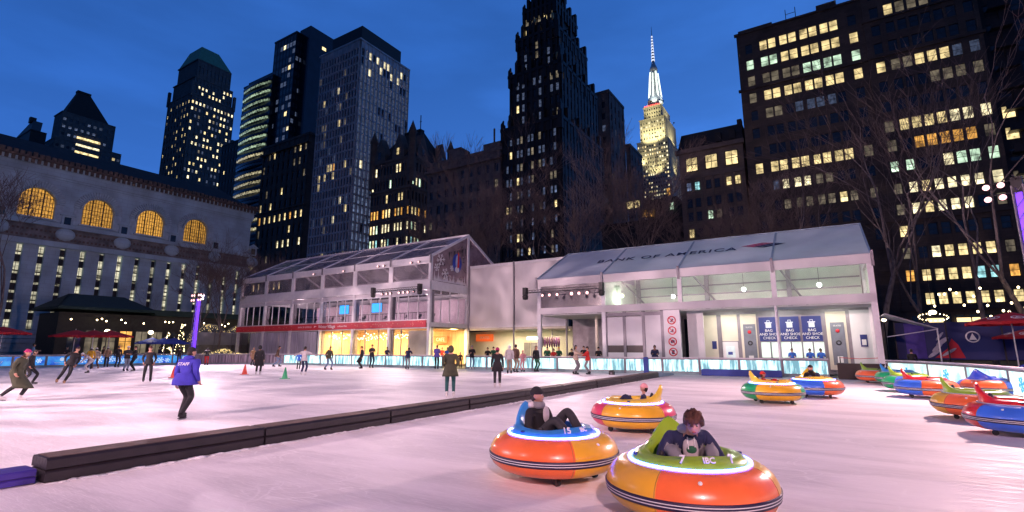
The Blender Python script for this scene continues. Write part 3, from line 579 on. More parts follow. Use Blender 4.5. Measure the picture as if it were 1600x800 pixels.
# ---------------------------------------------------------------- stage truss with floodlights
def truss(label,p,q,z,L,n,col,es):
    r=thing('light_truss',label,'lighting truss',p,q,z); t=MB(); h=.22
    for dy,dz in((-h/2,0),(h/2,0),(0,h*.9)): t.tube((0,dy,dz),(L,dy,dz),.022,n=6)
    k=int(L/.28)
    for i in range(k):
        x0=L*i/k;x1=L*(i+1)/k
        t.tube((x0,-h/2,0),(x1,0,h*.9),.010,n=4,cap=False); t.tube((x0,0,h*.9),(x1,h/2,0),.010,n=4,cap=False); t.tube((x0,h/2,0),(x1,-h/2,0),.010,n=4,cap=False)
    t.build('truss_frame','dark',r)
    for x in(.12,L-.12):
        m=MB(); m.box(x-.14,x+.14,-.2,.2,-.15,.42); m.each('clamp','black',r); m=MB(); m.lathe([(0,-.55),(.2,-.5),(.24,-.25),(.16,-.1),(0,-.08)],14,(x,0,0)); m.build('moving_head','black',r)
    for x,big in n:
        m=MB(); m.tube((x,0,-.02),(x,0,-.16),.02); m.ell((x,0,-.24),(.13,.13,.13),12,8); f=m.build('floodlight','black',r)
        m=MB(); m.ell((x,-.10,-.27),(.10*big,.06,.10*big),12,8); m.build('lens',mat('lens_glow',(1,1,1),.5,em=col,es=es,var=0) if 'lens%s'%es not in M else M['lens%s'%es],f)
    return r
M['lens9']=mat('lens_glow',(1,1,1),.5,em=(1,.46,.44),es=2.6,var=0)
truss('black light truss with pink floodlights hung across the near corner of the glass pavilion',-37.2,34.1,6.95,6.2,[(1.4,.7),(2.0,.9),(2.5,.9),(3.6,1),(4.15,1),(4.7,1),(5.4,.4)],(1,.7,.74),9)
truss('black light truss with six pink floodlights in front of the white bank tent',-20.2,34.1,5.9,6.6,[(1.7,.9),(2.3,1),(2.95,1),(4.15,1.2),(4.75,1.1),(5.4,1.1)],(1,.7,.74),9)
for k,(x,y) in enumerate(((400,228),(555,212),(735,187),(765,184),(907,168),(947,163))):
    px=370+x/3.334; py=360+y/3.334; p,z=onq(px,py,35.1); 
    r=thing('eaves_spotlight',['spotlight under the pavilion eaves, furthest left','spotlight under the pavilion eaves in the third bay from the right','left spotlight of the pair in the second bay of the pavilion eaves','right spotlight of the pair in the second bay of the pavilion eaves','left spotlight of the pair under the eaves of the nearest pavilion bay','right spotlight of the pair under the eaves of the nearest pavilion bay'][k],'spotlight',p,35.1,z,0,'spotlights under the pavilion eaves')
    m=MB(); m.ell((0,.08,0),(.11,.12,.11),10,7); m.tube((0,.1,0),(0,.5,.2),.015); m.build('housing','dark',r); m=MB(); m.ell((0,-.03,-.02),(.08,.05,.08),10,7); m.build('lens','lens9',r)
# ---------------------------------------------------------------- white block between the tents
def block():
    r=thing('white_hall','tall plain white fabric hall with open ground floor between pavilion and bank tent','hall',-19.9,41.2)
    L=11.1; wl=MB()
    wl.box(-L,-5.7,.12,.2,3.78,9.7); wl.box(-5.6,0,.12,.2,3.78,9.7); wl.build('wall','fabric',r)
    t=MB(); t.box(-L,0,.02,.16,9.62,9.9); t.box(-L,0,.0,.18,3.6,3.8); t.each('edge_beam','white',r)
    p=MB()
    for x in(-L+.1,-5.65,-.1): p.tube((x,0,0),(x,0,9.95),.09,n=10)
    p.each('post','grey',r)
    s=MB(); s.box(-L,0,.2,6,9.5,9.6); s.build('roof','fabric',r)
    f=MB(); f.box(-L,0,.1,5.2,3.4,3.58); f.build('ceiling','cream',r)
    b=MB(); b.box(-L-4.5,-.1,5.2,5.35,0,3.4); b.build('rear_wall','cream',r)
    d=MB()
    for x in(-7.55,-6.75): d.box(x,x+.7,5.12,5.19,.1,2.2)
    d.each('door','grey',r)
    g=MB(); g.box(-3.2,-.3,3.2,3.24,.1,3.3); g.build('glass_screen','glass',r)
    g=MB()
    for x in(-3.25,-1.7,-.3): g.box(x-.04,x+.04,3.15,3.29,0,3.4)
    g.each('screen_frame','grey',r)
    return r
block()
for x in(-28.5,-25,-22): lamp('hall_lamp','AREA',W(x,43.4,3.36),(1,.82,.46),260,(1.6,1.2),W(x,43.4,0))
def sign(name,label,p,q,z,w,h,m,txt,size,tm='lettering',cat='sign',lines=None):
    r=thing(name,label,cat,p,q,z); mb=MB(); mb.box(-w/2,w/2,0,.05,-h/2,h/2); mb.build('board',m,r)
    for (s,dx,dz,sz) in (lines or [(txt,0,0,size)]): text('lettering',s,sz,tm,r,face_mtx(dx,-.004,dz))
    return r
sign('shop_sign','orange red SKATES sign on the cream wall of the passage under the white hall',onq(757,528,46.2)[0],46.2,2.75,2.3,.75,'orange_sign','SKATES',.4)
sign('shop_sign','orange red CAFE sign in the porch at the near end of the pavilion',onq(688,528,41.0)[0],41.0,2.5,1.9,.8,'orange_sign','CAFE',.5)
r=sign('glowing_sign','small glowing cyan sign inside the passage next to the tent column',onq(832,527,43.9)[0],43.9,2.6,1.3,.28,mat('cyan_glow',(.2,.7,.8),.5,em=(.3,.9,1),es=1.6,var=0),'SKATES',.2)
r=thing('hanging_coats','row of dark purple jackets hanging in the lit passage beside the middle post','coats',-24.0,43.6,1.9); rs=random.Random(2)
for k in range(9):
    mb=MB(); mb.ell((k*.25,0,.3),(.11,.13,.5),8,6); mb.build('coat',mat('hanging_coat',(rs.uniform(.03,.10),.02,rs.uniform(.05,.12)),.8),r)
mb=MB(); mb.tube((-.2,0,.82),(2.2,0,.82),.015); mb.build('rail','grey',r)
# ---------------------------------------------------------------- bank tent (right)
def tent():
    r=thing('event_tent','long white tent with pale blue roof carrying bank lettering and clear upper windows','tent',2.4,PQ)
    L=22.2; D=11.6; xs=[-L,-L+5.6,-L+11.2,-5.2,0]; H=7.1; ZR=10.05
    col=MB()
    for i,x in enumerate(xs):
        a,b=(x,x+.3) if i==0 else ((x-.3,x) if i==4 else (x-.14,x+.14))
        z0=4.3 if i==2 else 0
        col.box(a,b,0,.26,z0 if i!=3 else 4.3,H-.05); col.box(a,b,D-.26,D,0,H-.05)
    col.tube((-5.2,.1,0),(-5.2,.1,4.4),.09,n=10)
    col.box(-.3,0,D/2-.14,D/2+.14,0,ZR-.1); col.box(-.28,-.02,3.3,3.55,0,4.3)
    col.each('column','white',r)
    b=MB(); b.box(-L,0,-.05,.2,6.5,7.12); b.box(-L,0,-.04,.22,4.28,4.78); b.box(-L,0,D-.2,D+.04,6.5,7.12); b.box(-.24,-.02,.22,D-.2,4.29,4.77); b.box(-.24,-.02,.2,D-.2,6.75,7.1); b.build('beam','fabric',r)
    for i in range(4):
        x0,x1=xs[i]+.03,xs[i+1]-.03
        for s in(0,1):
            mb=MB(); N=8; vs=[];fs=[]
            for a in range(N+1):
                for c in range(N+1):
                    u=a/N;v=c/N; y=v*(D/2) if s==0 else D-v*(D/2); z=H+(ZR-H)*v-.07*math.sin(math.pi*u)*math.sin(math.pi*v); vs.append((x0+(x1-x0)*u,y-(.12 if s==0 and c==0 else 0),z))
            k=len(vs); vs+=[(x,y,z-.015) for x,y,z in vs]
            for a in range(N):
                for c in range(N):
                    i0=a*(N+1)+c; fs.append((i0,i0+1,i0+N+2,i0+N+1)); fs.append((k+i0,k+i0+N+1,k+i0+N+2,k+i0+1))
            mb.add(vs,fs,0,True); mb.build('roof_panel','roof',r)
    ra=MB()
    for x in xs:
        xx=min(max(x,-L+.06),-.06); ra.bar((xx,-.12,H+.02),(xx,D/2,ZR+.03),.10,.08); ra.bar((xx,D/2,ZR+.03),(xx,D+.1,H+.02),.10,.08)
    ra.bar((-L,D/2,ZR+.04),(0,D/2,ZR+.04),.1,.06); ra.build('roof_seam',mat('seam',(.30,.42,.52),.5),r)
    rp=MB()
    for x in xs: rp.box(x-.07,x+.07,-.2,-.06,6.35,7.25)
    rp.each('rain_pipe','grey',r)
    # upper clear panes
    for i in range(4):
        x0,x1=xs[i]+.16,xs[i+1]-.16
        mb=MB(); mb.box(x0,x1,.08,.1,4.8,6.5)
        f=mb.build('window_pane','clear' if i==0 else 'clean',r)
    # first bay: dark quilted screen behind the pane
    mb=MB(); mb.box(xs[0]+.2,xs[1]-.2,.3,.34,4.8,6.5); mb.each('dark_screen',brickmat('quilted_screen',(.17,.13,.14),(.14,.11,.12),(.07,.06,.06),2.2,.6,bw=.8,rh=.25),r)
    # upper room: floor, back wall, inner lining, crossbars
    mb=MB(); mb.box(-L+5.7,-.3,.3,D-.3,4.2,4.27); mb.box(-L,-L+5.6,.3,D-.3,4.2,4.27); mb.each('upper_floor','panel',r)
    M['lining']=mat('pale_lining',(.70,.76,.66),.7,var=.1,scale=.8)
    mb=MB(); mb.box(-L+5.6,-.3,7.4,7.5,4.28,8.8); mb.box(-L+5.5,-L+5.6,.4,7.4,4.28,7.0); mb.build('lining','lining',r)
    mb=MB()
    for z in(5.2,5.9,6.6): mb.box(-L+5.7,-.35,7.28,7.36,z,z+.1)
    for x in(xs[1],xs[2],xs[3]): mb.box(x+.3,x+.6,6.9,7.2,4.3,8.6); mb.bar((x+.2,3.5,7.0),(x+1.6,7.2,4.6),.1,.1)
    mb.build('inner_frame','grey',r)
    gb=MB(); gb.poly([(-.12,.3,7.1),(-.12,D-.3,7.1),(-.12,D/2,ZR-.15)],(.01,0,0)); gb.box(-.12,-.10,.3,D-.3,4.8,6.74); gb.build('gable_panel','lining',r)
    # ground floor: shop wall set back at y=3.5
    x=lambda px:onq(px,520,39)[0]-2.4
    zz=lambda py,px=1200:onq(px,py,39)[1]
    wl=MB(); wl.box(x(1092),-.05,3.5,3.6,0,4.2); wl.build('shop_wall','grey',r)
    pn=MB()
    for a,b_,z0,z1 in((1096,1121,.3,4.0),(1128,1153,2.15,4.0),(1158,1183,.3,4.0),(1292,1324,.3,4.0)): pn.box(x(a),x(b_),3.44,3.49,z0,z1)
    pn.each('cream_panel','cream',r)
    pn=MB(); pn.box(x(1330),x(1364),3.44,3.49,.2,4.05); pn.each('white_panel','panel',r)
    d=MB(); d.box(x(1128),x(1152),3.42,3.48,.1,2.1); do=d.each('door','panel',r); d=MB(); d.box(x(1133),x(1147),3.40,3.415,.9,1.8); d.build('door_window',mat('frosted_pane',(.6,.7,.72),.3,em=(.5,.7,.7),es=.25),do); d=MB(); d.box(x(1136),x(1143),3.39,3.398,1.2,1.4); d.build('notice','blue',do)
    for a,b_ in((1162,1181),(1298,1320)):
        d=MB(); d.box(x(a),x(b_),3.38,3.43,.6,3.3); o=d.build('menu_panel',mat('slate_panel',(.16,.18,.23),.5),r)
        c=(x(a)+x(b_))/2; e=MB(); e.lathe([(0,0),(.12,0),(.12,.01),(0,.01)],16); k=e.build('red_mark','redink',o); k.matrix_local=face_mtx(c,3.37,2.75)
        e=MB(); e.lathe([(.08,0),(.16,0),(.16,.01),(.08,.01)],16); k=e.build('dark_mark','dark',o); k.matrix_local=face_mtx(c,3.37,2.0)
        text('lettering','SKATES',.13,'lettering',o,face_mtx(c,3.37,3.08))
        e=MB(); e.box(c-.15,c+.15,3.36,3.375,.75,1.15); e.build('notice','lettering',o)
    for a,b_ in((1187,1217),(1220,1250),(1254,1285)):
        d=MB(); d.box(x(a),x(b_),3.38,3.43,2.1,3.75); o=d.build('blue_banner','navy',r); c=(x(a)+x(b_))/2
        text('lettering','BAG',.24,'lettering',o,face_mtx(c,3.37,2.83)); text('lettering','AND SHOE',.24,'lettering',o,face_mtx(c,3.37,2.58)); text('lettering','CHECK',.24,'lettering',o,face_mtx(c,3.37,2.33))
        e=MB(); e.box(c-.17,c+.17,3.37,3.38,3.02,3.32); e.box(c-.22,c+.22,3.368,3.38,3.33,3.4); e.box(c-.09,c-.06,3.36,3.38,3.4,3.5); e.box(c+.06,c+.09,3.36,3.38,3.4,3.5); e.box(c-.09,c+.09,3.36,3.38,3.5,3.53); e.build('locker_symbol',mat('pale_blue_ink',(.6,.68,.8),.5,var=0),o)
    ct=MB(); ct.box(x(1187),x(1288),3.05,3.5,.95,1.03); ct.box(x(1187),x(1288),3.3,3.5,0,.95); ct.build('counter','dark',r)
    wn=MB(); wn.box(x(1188),x(1287),3.47,3.49,1.03,2.08); wn.build('service_window',mat('lit_service_window',(.5,.6,.55),.3,em=(.82,.95,.82),es=.75,var=.4,scale=1.5,stretch=(2,2,.6)),r)
    fr=MB()
    for px in(1187,1203,1218,1235,1252,1269,1287): fr.box(x(px)-.04,x(px)+.04,3.36,3.5,1.03,2.1)
    fr.box(x(1187),x(1287),3.36,3.5,2.06,2.12); fr.build('window_frame','grey',r)
    nt=MB(); nt.box(x(1343),x(1354),3.40,3.43,1.75,2.5); no=nt.build('notice','navy',r); nt=MB(); nt.box(x(1345),x(1352),3.39,3.398,1.85,2.2); nt.build('notice_paper','lettering',no)
    nt=MB(); nt.box(x(1112),x(1119),3.40,3.43,1.6,2.15); nt.build('notice','navy',r)
    # front ground panels of the second bay and the sign column
    y=lambda px:onq(px,520,35.5)[0]-2.4
    pn=MB()
    for a,b_ in((948,973),(977,1003),(1007,1033)): pn.box(y(a),y(b_),.16,.22,.1,1.35 if a<1000 else 4.1); 
    for a,b_ in((948,973),(977,1003)): pn.box(y(a),y(b_),.16,.22,1.85,3.9)
    pn.each('white_panel','panel',r)
    pn=MB()
    for a,b_ in((948,973),(977,1003)): pn.box(y(a),y(b_),.2,.25,1.35,1.85)
    pn.each('dark_slit',mat('slit',(.04,.03,.03),.3),r)
    pn=MB()
    for px in(946,975,1005,1034.5): pn.box(y(px)-.1,y(px)+.1,.1,.28,0,4.28)
    pn.box(y(946),y(1034),.12,.2,3.95,4.2); pn.each('panel_post','grey',r)
    sc=MB(); sc.box(y(1037),y(1063),.1,.3,0,4.27); so=sc.build('sign_column','panel',r)
    c=(y(1037)+y(1063))/2; 
    for i,z in enumerate((3.55,2.85,2.1,1.4)):
        e=MB(); e.lathe([(.22,0),(.29,0),(.29,.012),(.22,.012)],28); a=Vector((-.18,.18,.006)); e.bar(a,-a+Vector((0,0,.012)),.05,.012); k=e.build('prohibition_ring','redink',so); k.matrix_local=face_mtx(c,.085,z)
        e=MB()
        if i<2: e.bar((-.12,-.1,.003),(.12,.05,.003),.05,.008); e.bar((.05,.12,.003),(.0,-.12,.003),.05,.008)
        elif i==2: e.box(-.13,.13,-.09,.09,0,.008); e.box(-.06,.04,.09,.13,0,.008)
        else: e.box(-.09,.09,-.14,.1,0,.008); e.box(-.12,.12,.1,.13,0,.008)
        k=e.build('prohibition_symbol','ink',so); k.matrix_local=face_mtx(c,.088,z)
    # left bay interior: grey back wall and small decorated alcove
    bw=MB(); bw.box(-L,y(1034),6.5,6.6,0,4.2); bw.build('rear_wall',mat('mauve_wall',(.38,.34,.38),.7),r)
    bp=MB(); bp.tube((-L+4.0,2.5,0),(-L+4.0,2.5,4.2),.12,n=12); bp.build('pillar','cream',r)
    sw=MB(); sw.box(y(1066),y(1092),1.6,1.7,0,4.2); 
    sw.build('side_wall','panel',r)
    # roof lettering on the slope
    sl=math.atan2(ZR-H,D/2); MX=lambda xx,t: Matrix.Translation((xx,t*math.cos(sl),H+t*math.sin(sl)+.03))@Matrix.Rotation(sl,4,'X')
    a,_=onq(1000,415,38); lt=text('lettering','BANK OF AMERICA',.98,'ink',r,MX(-L+9.35,3.3),space=1.16,bold=.012,sx=1.10)
    e=MB(); rd=mat('flag_red',(.45,.02,.08),.5)
    for k in range(4): e.poly([(-.9+k*.35,-.05-.17*k,0),(.3+k*.35,.34-.14*k,0),(.62+k*.35,.26-.14*k,0),(-.55+k*.35,-.13-.17*k,0)],(0,0,.006),0 if k<2 else 1)
    k=e.build('flag_emblem',[rd,'ink'],r); k.matrix_local=MX(-L+15.9,3.75)@Matrix.Diagonal((1.1,1.2,1,1))
    # yellow box lamp under the corner
    return r
tent()
for k,(px,py) in enumerate(((972,462),(1052,463),(1162,452),(1280,445))):
    p,z=onq(px,py,38.5); r=thing('pendant_lamp','round white pendant lamp in the %s tent window from the left'%['second','second','third','fourth'][k] if k!=1 else 'bright white pendant lamp near the right post of the second tent window','lamp',p,38.5,z,0,'pendant lamps in the tent upper room')
    if k==0: r['label']='faint round pendant lamp near the left post of the second tent window'
    mb=MB(); mb.tube((0,0,.1),(0,0,1.9),.015); mb.build('cord','dark',r); mb=MB(); mb.ell((0,0,0),(.14,.14,.14),12,8); mb.build('bulb','bulbc' if k else 'bulb',r)
    lamp('pendant_light','POINT',W(p,38.5,z-.2),(.90,1,.84),(170 if k else 110),.15)
for x in(-6.2,-3,.2): lamp('canopy_lamp','AREA',W(x,37.4,4.12),(1,.96,.82),70,(2,.4),W(x,38.4,0))
lamp('bay_lamp','AREA',W(-17,39,4.1),(1,.85,.8),30,(2,1),W(-17,39,0))
# ---------------------------------------------------------------- city
M['bk_brown']=brickmat('brown_brick',(.11,.09,.075),(.085,.07,.06),(.06,.055,.05),.8,.85,bw=.9,rh=.3); M['bk_black']=brickmat('black_brick',(.022,.020,.022),(.016,.015,.017),(.02,.02,.02),.8,.6,bw=.9,rh=.3)
M['bk_grey']=brickmat('grey_brick',(.15,.15,.155),(.12,.12,.125),(.09,.09,.09),.8,.8,bw=.9,rh=.3); M['bk_pale']=brickmat('pale_concrete',(.66,.67,.69),(.60,.61,.64),(.32,.32,.34),.35,.6,bw=2,rh=1.5)
M['bk_tan']=brickmat('tan_stone',(.20,.165,.14),(.16,.135,.115),(.11,.1,.09),.8,.85,bw=.9,rh=.35); M['navyglass']=mat('blue_curtain_wall',(.02,.03,.05),.18,.3,var=.25,scale=.3)
M['copper']=mat('green_copper',(.06,.22,.18),.6,em=(.03,.22,.18),es=.02,var=.25,scale=.6)
M['bk_bronze']=mat('dark_bronze_wall',(.03,.028,.032),.5,.2,var=.3)
MESHES={}
def winmesh(kind,far=False,style=0):
    k=(kind,style)
    if k in MESHES: return MESHES[k]
    mb=MB()
    if style==2: pr=[(.5*math.cos(a),-.5+.0) for a in(0,)]
    mb.add([(-.5,-.03,-.5),(.5,-.03,-.5),(.5,-.03,.5),(-.5,-.03,.5)],[(0,1,2,3)],0)
    t=.075
    for a in((-.5,-.5+t,-.5,.5),(.5-t,.5,-.5,.5)): mb.box(a[0],a[1],-.09,-.02,a[2],a[3],1)
    mb.box(-.5+t,.5-t,-.088,-.02,.5-t*.6,.5,1); mb.box(-.5+t,.5-t,-.10,-.02,-.5,-.5+t,1); mb.box(-.5+t,.5-t,-.085,-.03,-.02,.02,1)
    if style==1: mb.box(-.02,.02,-.083,-.03,-.5+t,.5-t*.6,1)
    o=mb.build('window',['w_'+kind,'dark']); me=o.data; bpy.data.objects.remove(o); MESHES[k]=me; return me
def add_windows(root,specs,style=0,cap=100,stuffname='windows'):
    """specs: local x,y,z, facing f/r/l, width, height, kind"""
    bpy.context.view_layer.update(); Mw=Matrix.Translation(root.location)@Matrix.Rotation(root.rotation_euler[2],4,'Z')
    L=[]
    for s in specs:
        v=Mw@Vector(s[:3]); a,b=proj(v)
        if -70<a<1670 and -60<b<560: L.append(((v.x**2+v.y**2+v.z**2)**.5/ (s[4]*s[5])**.5,s))
    L.sort(key=lambda t:t[0])
    for d,s in L[:cap]:
        o=bpy.data.objects.new('window',winmesh(s[6],style=style)); S.collection.objects.link(o); o.parent=root; o.location=s[:3]; o.scale=(s[4],1,s[5])
        o.rotation_euler=(0,0,{'f':0,'r':R(90),'l':R(-90)}[s[3]])
    if len(L)>cap:
        ks=sorted({s[6] for d,s in L[cap:]}); mb=MB()
        for d,(x,y,z,fc,w_,h,k) in L[cap:]:
            m=Matrix.Translation((x,y,z))@Matrix.Rotation({'f':0,'r':R(90),'l':R(-90)}[fc],4,'Z')
            vs=[m@Vector(c) for c in((-w_/2,-.03,-h/2),(w_/2,-.03,-h/2),(w_/2,-.03,h/2),(-w_/2,-.03,h/2))]; mb.add(vs,[(0,1,2,3)],ks.index(k))
            vs=[m@Vector(c) for c in((-w_/2,-.06,-.04),(w_/2,-.06,-.04),(w_/2,-.06,.04),(-w_/2,-.06,.04))]; mb.add(vs,[(0,1,2,3)],len(ks))
        tag(mb.build(stuffname,['s_'+k for k in ks]+['dark'],root),kind='stuff')
def pick(rs,wts):
    t=rs.random()*sum(wts.values())
    for k,v in wts.items():
        t-=v
        if t<=0: return k
    return k
class Tower:
    """front right corner at (p,q); body runs to -x and +y"""
    def __init__(s,name,label,p,q,wall,cat='building',group=None,seed=1):
        s.r=thing(name,label,cat,p,q,0,0,group); s.w=MB(); s.sp=[]; s.rs=random.Random(seed); s.wall=wall
    def body(s,x0,x1,y0,y1,z0,z1,front=None,right=None,left=None,dep=.3,par=.8,m=0):
        s.w.box(x0,x1,y0,y1,z0,z1,m)
        for fc,spec in(('f',front),('r',right),('l',left)):
            if not spec: continue
            nc,rows,ww,wh,fn=spec[:5]; pier=spec[5] if len(spec)>5 else 1.0
            A,B=(x0,x1) if fc=='f' else (y0,y1); cw=(B-A)/nc
            def P(u,d,z):
                return (u,y0-d,z) if fc=='f' else ((x1+d,u,z) if fc=='r' else (x0-d,u,z))
            def bx(u0,u1,d,za,zb):
                a=P(u0,d,za);b=P(u1,-.05,zb); s.w.box(min(a[0],b[0]),max(a[0],b[0]),min(a[1],b[1]),max(a[1],b[1]),za,zb,m)
            zs=sorted(rows); g=cw-ww
            for c in range(nc+1):
                u=A+c*cw; bx(max(A,u-g/2),min(B,u+g/2),dep,z0,z1)
            for i,z in enumerate(zs):
                lo=(zs[i-1]+wh/2) if i else z0
                bx(A,B,dep*.72*pier,lo,z-wh/2)
            bx(A,B,dep*.72*pier,zs[-1]+wh/2,z1)
            for i,z in enumerate(zs):
                for c in range(nc):
                    k=fn(c,i) if callable(fn) else pick(s.rs,fn)
                    if k is None: continue
                    x,y,zz=P(A+(c+.5)*cw,.0,z); s.sp.append((x,y,zz,fc,ww,wh,k))
        if par:
            s.w.box(x0-dep-.15,x1+dep+.15,y0-dep-.15,y1,z1,z1+par,m)
        return s
    def done(s,style=0,cap=100):
        s.w.build('wall',s.wall,s.r); add_windows(s.r,s.sp,style,cap); return s.r
def rows(z0,z1,n): return [z0+(z1-z0)*i/(n-1) for i in range(n)]
# --- big office block on the right: two joined masses, windows set as in the photograph
LP=[-8,-5.6,-4.2,-2.4,-1.0,.75,2.15,3.8,5.2,7.8]; RP=[10.8,12.7,14.2,15.7,17.2,18.7,20.2,22.2]
ZR_=[55.8,52.6,49.4,46.1,42.7,39.3,35.9,32.7,29.3,25.7,22.4,19.0,15.6,12.2,8.7,5.4]
LPAT=['.yyyyyyyy.','gggyyyyyyy','dddddggggg','dyyyyyyyyy','.dd.bbbb..','..........','..........','yyyyyyyyyd','.bwwwdd...','..dddddydd','..........','.d..d.....','..........','..........','..........','..........']
RPAT=['.yddd..d','........','........','yddyyybb','....dddd','........','dyyyywww','d.oooood','gg..wggg','dwywwwww','dwywww.d','y.......','d.wyyyyd','oyyyycco','.yyyyyyy','........']
r=thing('office_block','huge dark office building with many rows of lit windows behind the bank tent','building',-9.9,95)
X=lambda p:p+9.9
wl=MB(); wl.box(0,19.2,.3,30,0,59); wl.box(19.2,33.2,.0,32,0,66); 
def grid(mb,cols,ys,ww,wh,x0,x1,y,z0,z1,dep):
    c=sorted(cols); e=x0
    for u in c: mb.box(e,u-ww/2,y-dep,y+.1,z0,z1); e=u+ww/2
    mb.box(e,x1,y-dep,y+.1,z0,z1)
    zs=sorted(ys); e=z0
    for z in zs: mb.box(x0,x1,y-dep*.8,y+.09,e,z-wh/2); e=z+wh/2
    mb.box(x0,x1,y-dep*.8,y+.09,e,z1)
lc=[X(p) for p in LP]; rc=[X(p) for p in RP]
grid(wl,lc,ZR_,1.12,1.85,0,19.2,.3,0,59,.3); grid(wl,rc,ZR_+[59.1,62.4],1.12,1.85,19.2,33.2,0,0,66,.3)
for z in(58.9,47.7,20.6): wl.box(-.35,19.2,-.3,.35,z,z+.35)
for z in(65.9,54.3,47.7,20.6,7): wl.box(19.0,33.5,-.55,.05,z,z+.4)
wl.box(.3,6,.5,6,59,60.1); wl.box(13,16,2,8,59.4,61.5)
wl.build('wall','bk_brown',r)
t=MB(); t.lathe([(0,3.2),(1.2,2.7),(2.3,1.2),(2.6,0)],20,(9,5,59)); t.build('roof_tank','roofdark',r)
t=MB()
for x in(8.2,9.8): t.tube((x,4.6,62),(x,4.6,64.2),.06)
t.tube((8.2,4.6,63.2),(9.8,4.6,63.2),.05); t.build('roof_rail','dark',r)
sp=[]
for i,z in enumerate(ZR_):
    for j,x in enumerate(lc):
        if z>18 or LPAT[i][j]!='.': sp.append((x,.3,z,'f',1.12,1.85,LPAT[i][j]))
    for j,x in enumerate(rc): sp.append((x,0,z,'f',1.12,1.85,RPAT[i][j]))
for j,x in enumerate(rc): sp.append((x,0,59.1,'f',1.12,1.85,'.yd....y'[j]))
sp.sort(key=lambda s:0)
add_windows(r,sp,0,100,'more_windows')
# street level shop fronts
sf=MB()
def shopfront(a,b,z0,z1,px):
    p0=onq(a,520,95)[0]; p1=onq(b,520,95)[0]; m=MB(); m.box(X(p0),X(p1),-.52,-.44,z0,z1); o=m.build('shop_window',mat('shopfront_glow',(.5,.4,.2),.4,em=(1,.76,.36),es=1.7,var=.7,scale=.55,stretch=(1,1,.6)) if 'shopfront' not in M else M['shopfront'],r); M['shopfront']=o.data.materials[0]
    fr=MB(); n=max(1,int((p1-p0)/1.6))
    for k in range(n+1):
        x_=X(p0)+(p1-p0)*k/n; fr.box(x_-.06,x_+.06,-.6,-.45,z0,z1)
    fr.box(X(p0),X(p1),-.6,-.45,z1-.05,z1+.12); fr.build('window_frame','dark',o)
for a,b in((1444,1478),(1496,1545),(1552,1572),(1588,1600)): shopfront(a,b,3.4,5.9,0)
# --- dark building at the right edge
T=Tower('apartment_tower','dark building with balconies at the right edge of the picture',31.5,97,'bk_bronze',seed=4)
T.body(-8.0,4,0,20,0,78,(4,rows(6,75,22),1.6,2.0,{'.':10,'d':.6,'y':.8,'o':.3},.7)); 
for z in rows(8,76,22): T.w.box(-7,-4.6,-1.4,-.2,z-1.6,z-1.45); T.w.box(-7,-4.6,-1.42,-1.36,z-1.45,z-.6)
T.done()
# --- classical mid-rise with three large lit windows
T=Tower('midrise_building','brown stone building with three large lit windows right of the skyscraper with the spire',-10.4,95.4,'bk_tan',seed=6)
T.body(-11.3,0,0,22,0,38.3,None,None,par=0)
T.w.box(-11.9,.3,-.6,.3,38.1,38.9); T.w.box(-11.5,0,-.25,.1,33.0,33.5); T.w.box(-11.5,0,-.2,.1,24.3,24.7)
xs=[-9.0,-5.5,-2.0]
for x in xs:
    T.sp.append((x,-.1,35.7,'f',2.3,2.9,'y'))
    for z,k in((31.4,'d'),(28.2,'.'),(25.6,'.'),(22.4,'.'),(19,'.'),(15.6,'.'),(12.4,'.')):
        for dx in(-.75,.75):
            kk=k
            if z==31.4: kk={-9.0:'bc',-5.5:'..',-2.0:'yy'}[x][dx>0]
            if z==25.6: kk={-9.0:'..',-5.5:'gd',-2.0:'..'}[x][dx>0]
            if z==22.4: kk={-9.0:'y.',-5.5:'..',-2.0:'..'}[x][dx>0]
            T.sp.append((x+dx,-.12,z,'f',.95,1.75,kk))
    for dx in(-1.55,0,1.55): T.w.box(x+dx-.14,x+dx+.14,-.3,.05,10,33)
mb=MB()   # mansard roof
mb.poly([(-11.4,-.3,38.9),(.1,-.3,38.9),(-.1,1.6,42.6),(-11.0,1.6,42.6)],(0,.4,0)); mb.poly([(-11.4,-.3,38.9),(-11.0,1.6,42.6),(-11.0,20,42.6),(-11.4,20,38.9)],(.4,0,0)); mb.box(-11,0,1.6,20,38.9,42.6)
for x in(-9.6,-6.8,-4,-1.6): mb.box(x-.5,x+.5,-.5,1,39.2,40.9)
mb.box(-.9,-.1,2,3.4,42.6,43.7)
mb.build('roof','roofdark',T.r); T.done(1)
# --- low filler between the spire tower and the black tower
T=Tower('low_building','low dark building with two lit windows left of the brown stone building',-22.6,96,'bk_black',seed=7)
T.body(-15.5,0,0,14,0,26,None,par=.4)
for (px,py,k,w_) in((985,321,'y',1.6),(996,319,'y',1.2),(1009,334,'o',1.5),(1019,333,'o',1.3),(1003,337,'.',1.2),(988,335,'.',1.4),(1045,300,'o',.8),(1050,322,'g',.8),(1041,310,'.',.9)):
    p,z=onq(px,py,96); T.sp.append((p+22.6,-.05,z,'f',w_,1.7,k))
T.w.box(-15.5,-7,-.3,.1,19.8,20.2); T.w.box(-6,-.2,.4,10,26,30.5); T.done()
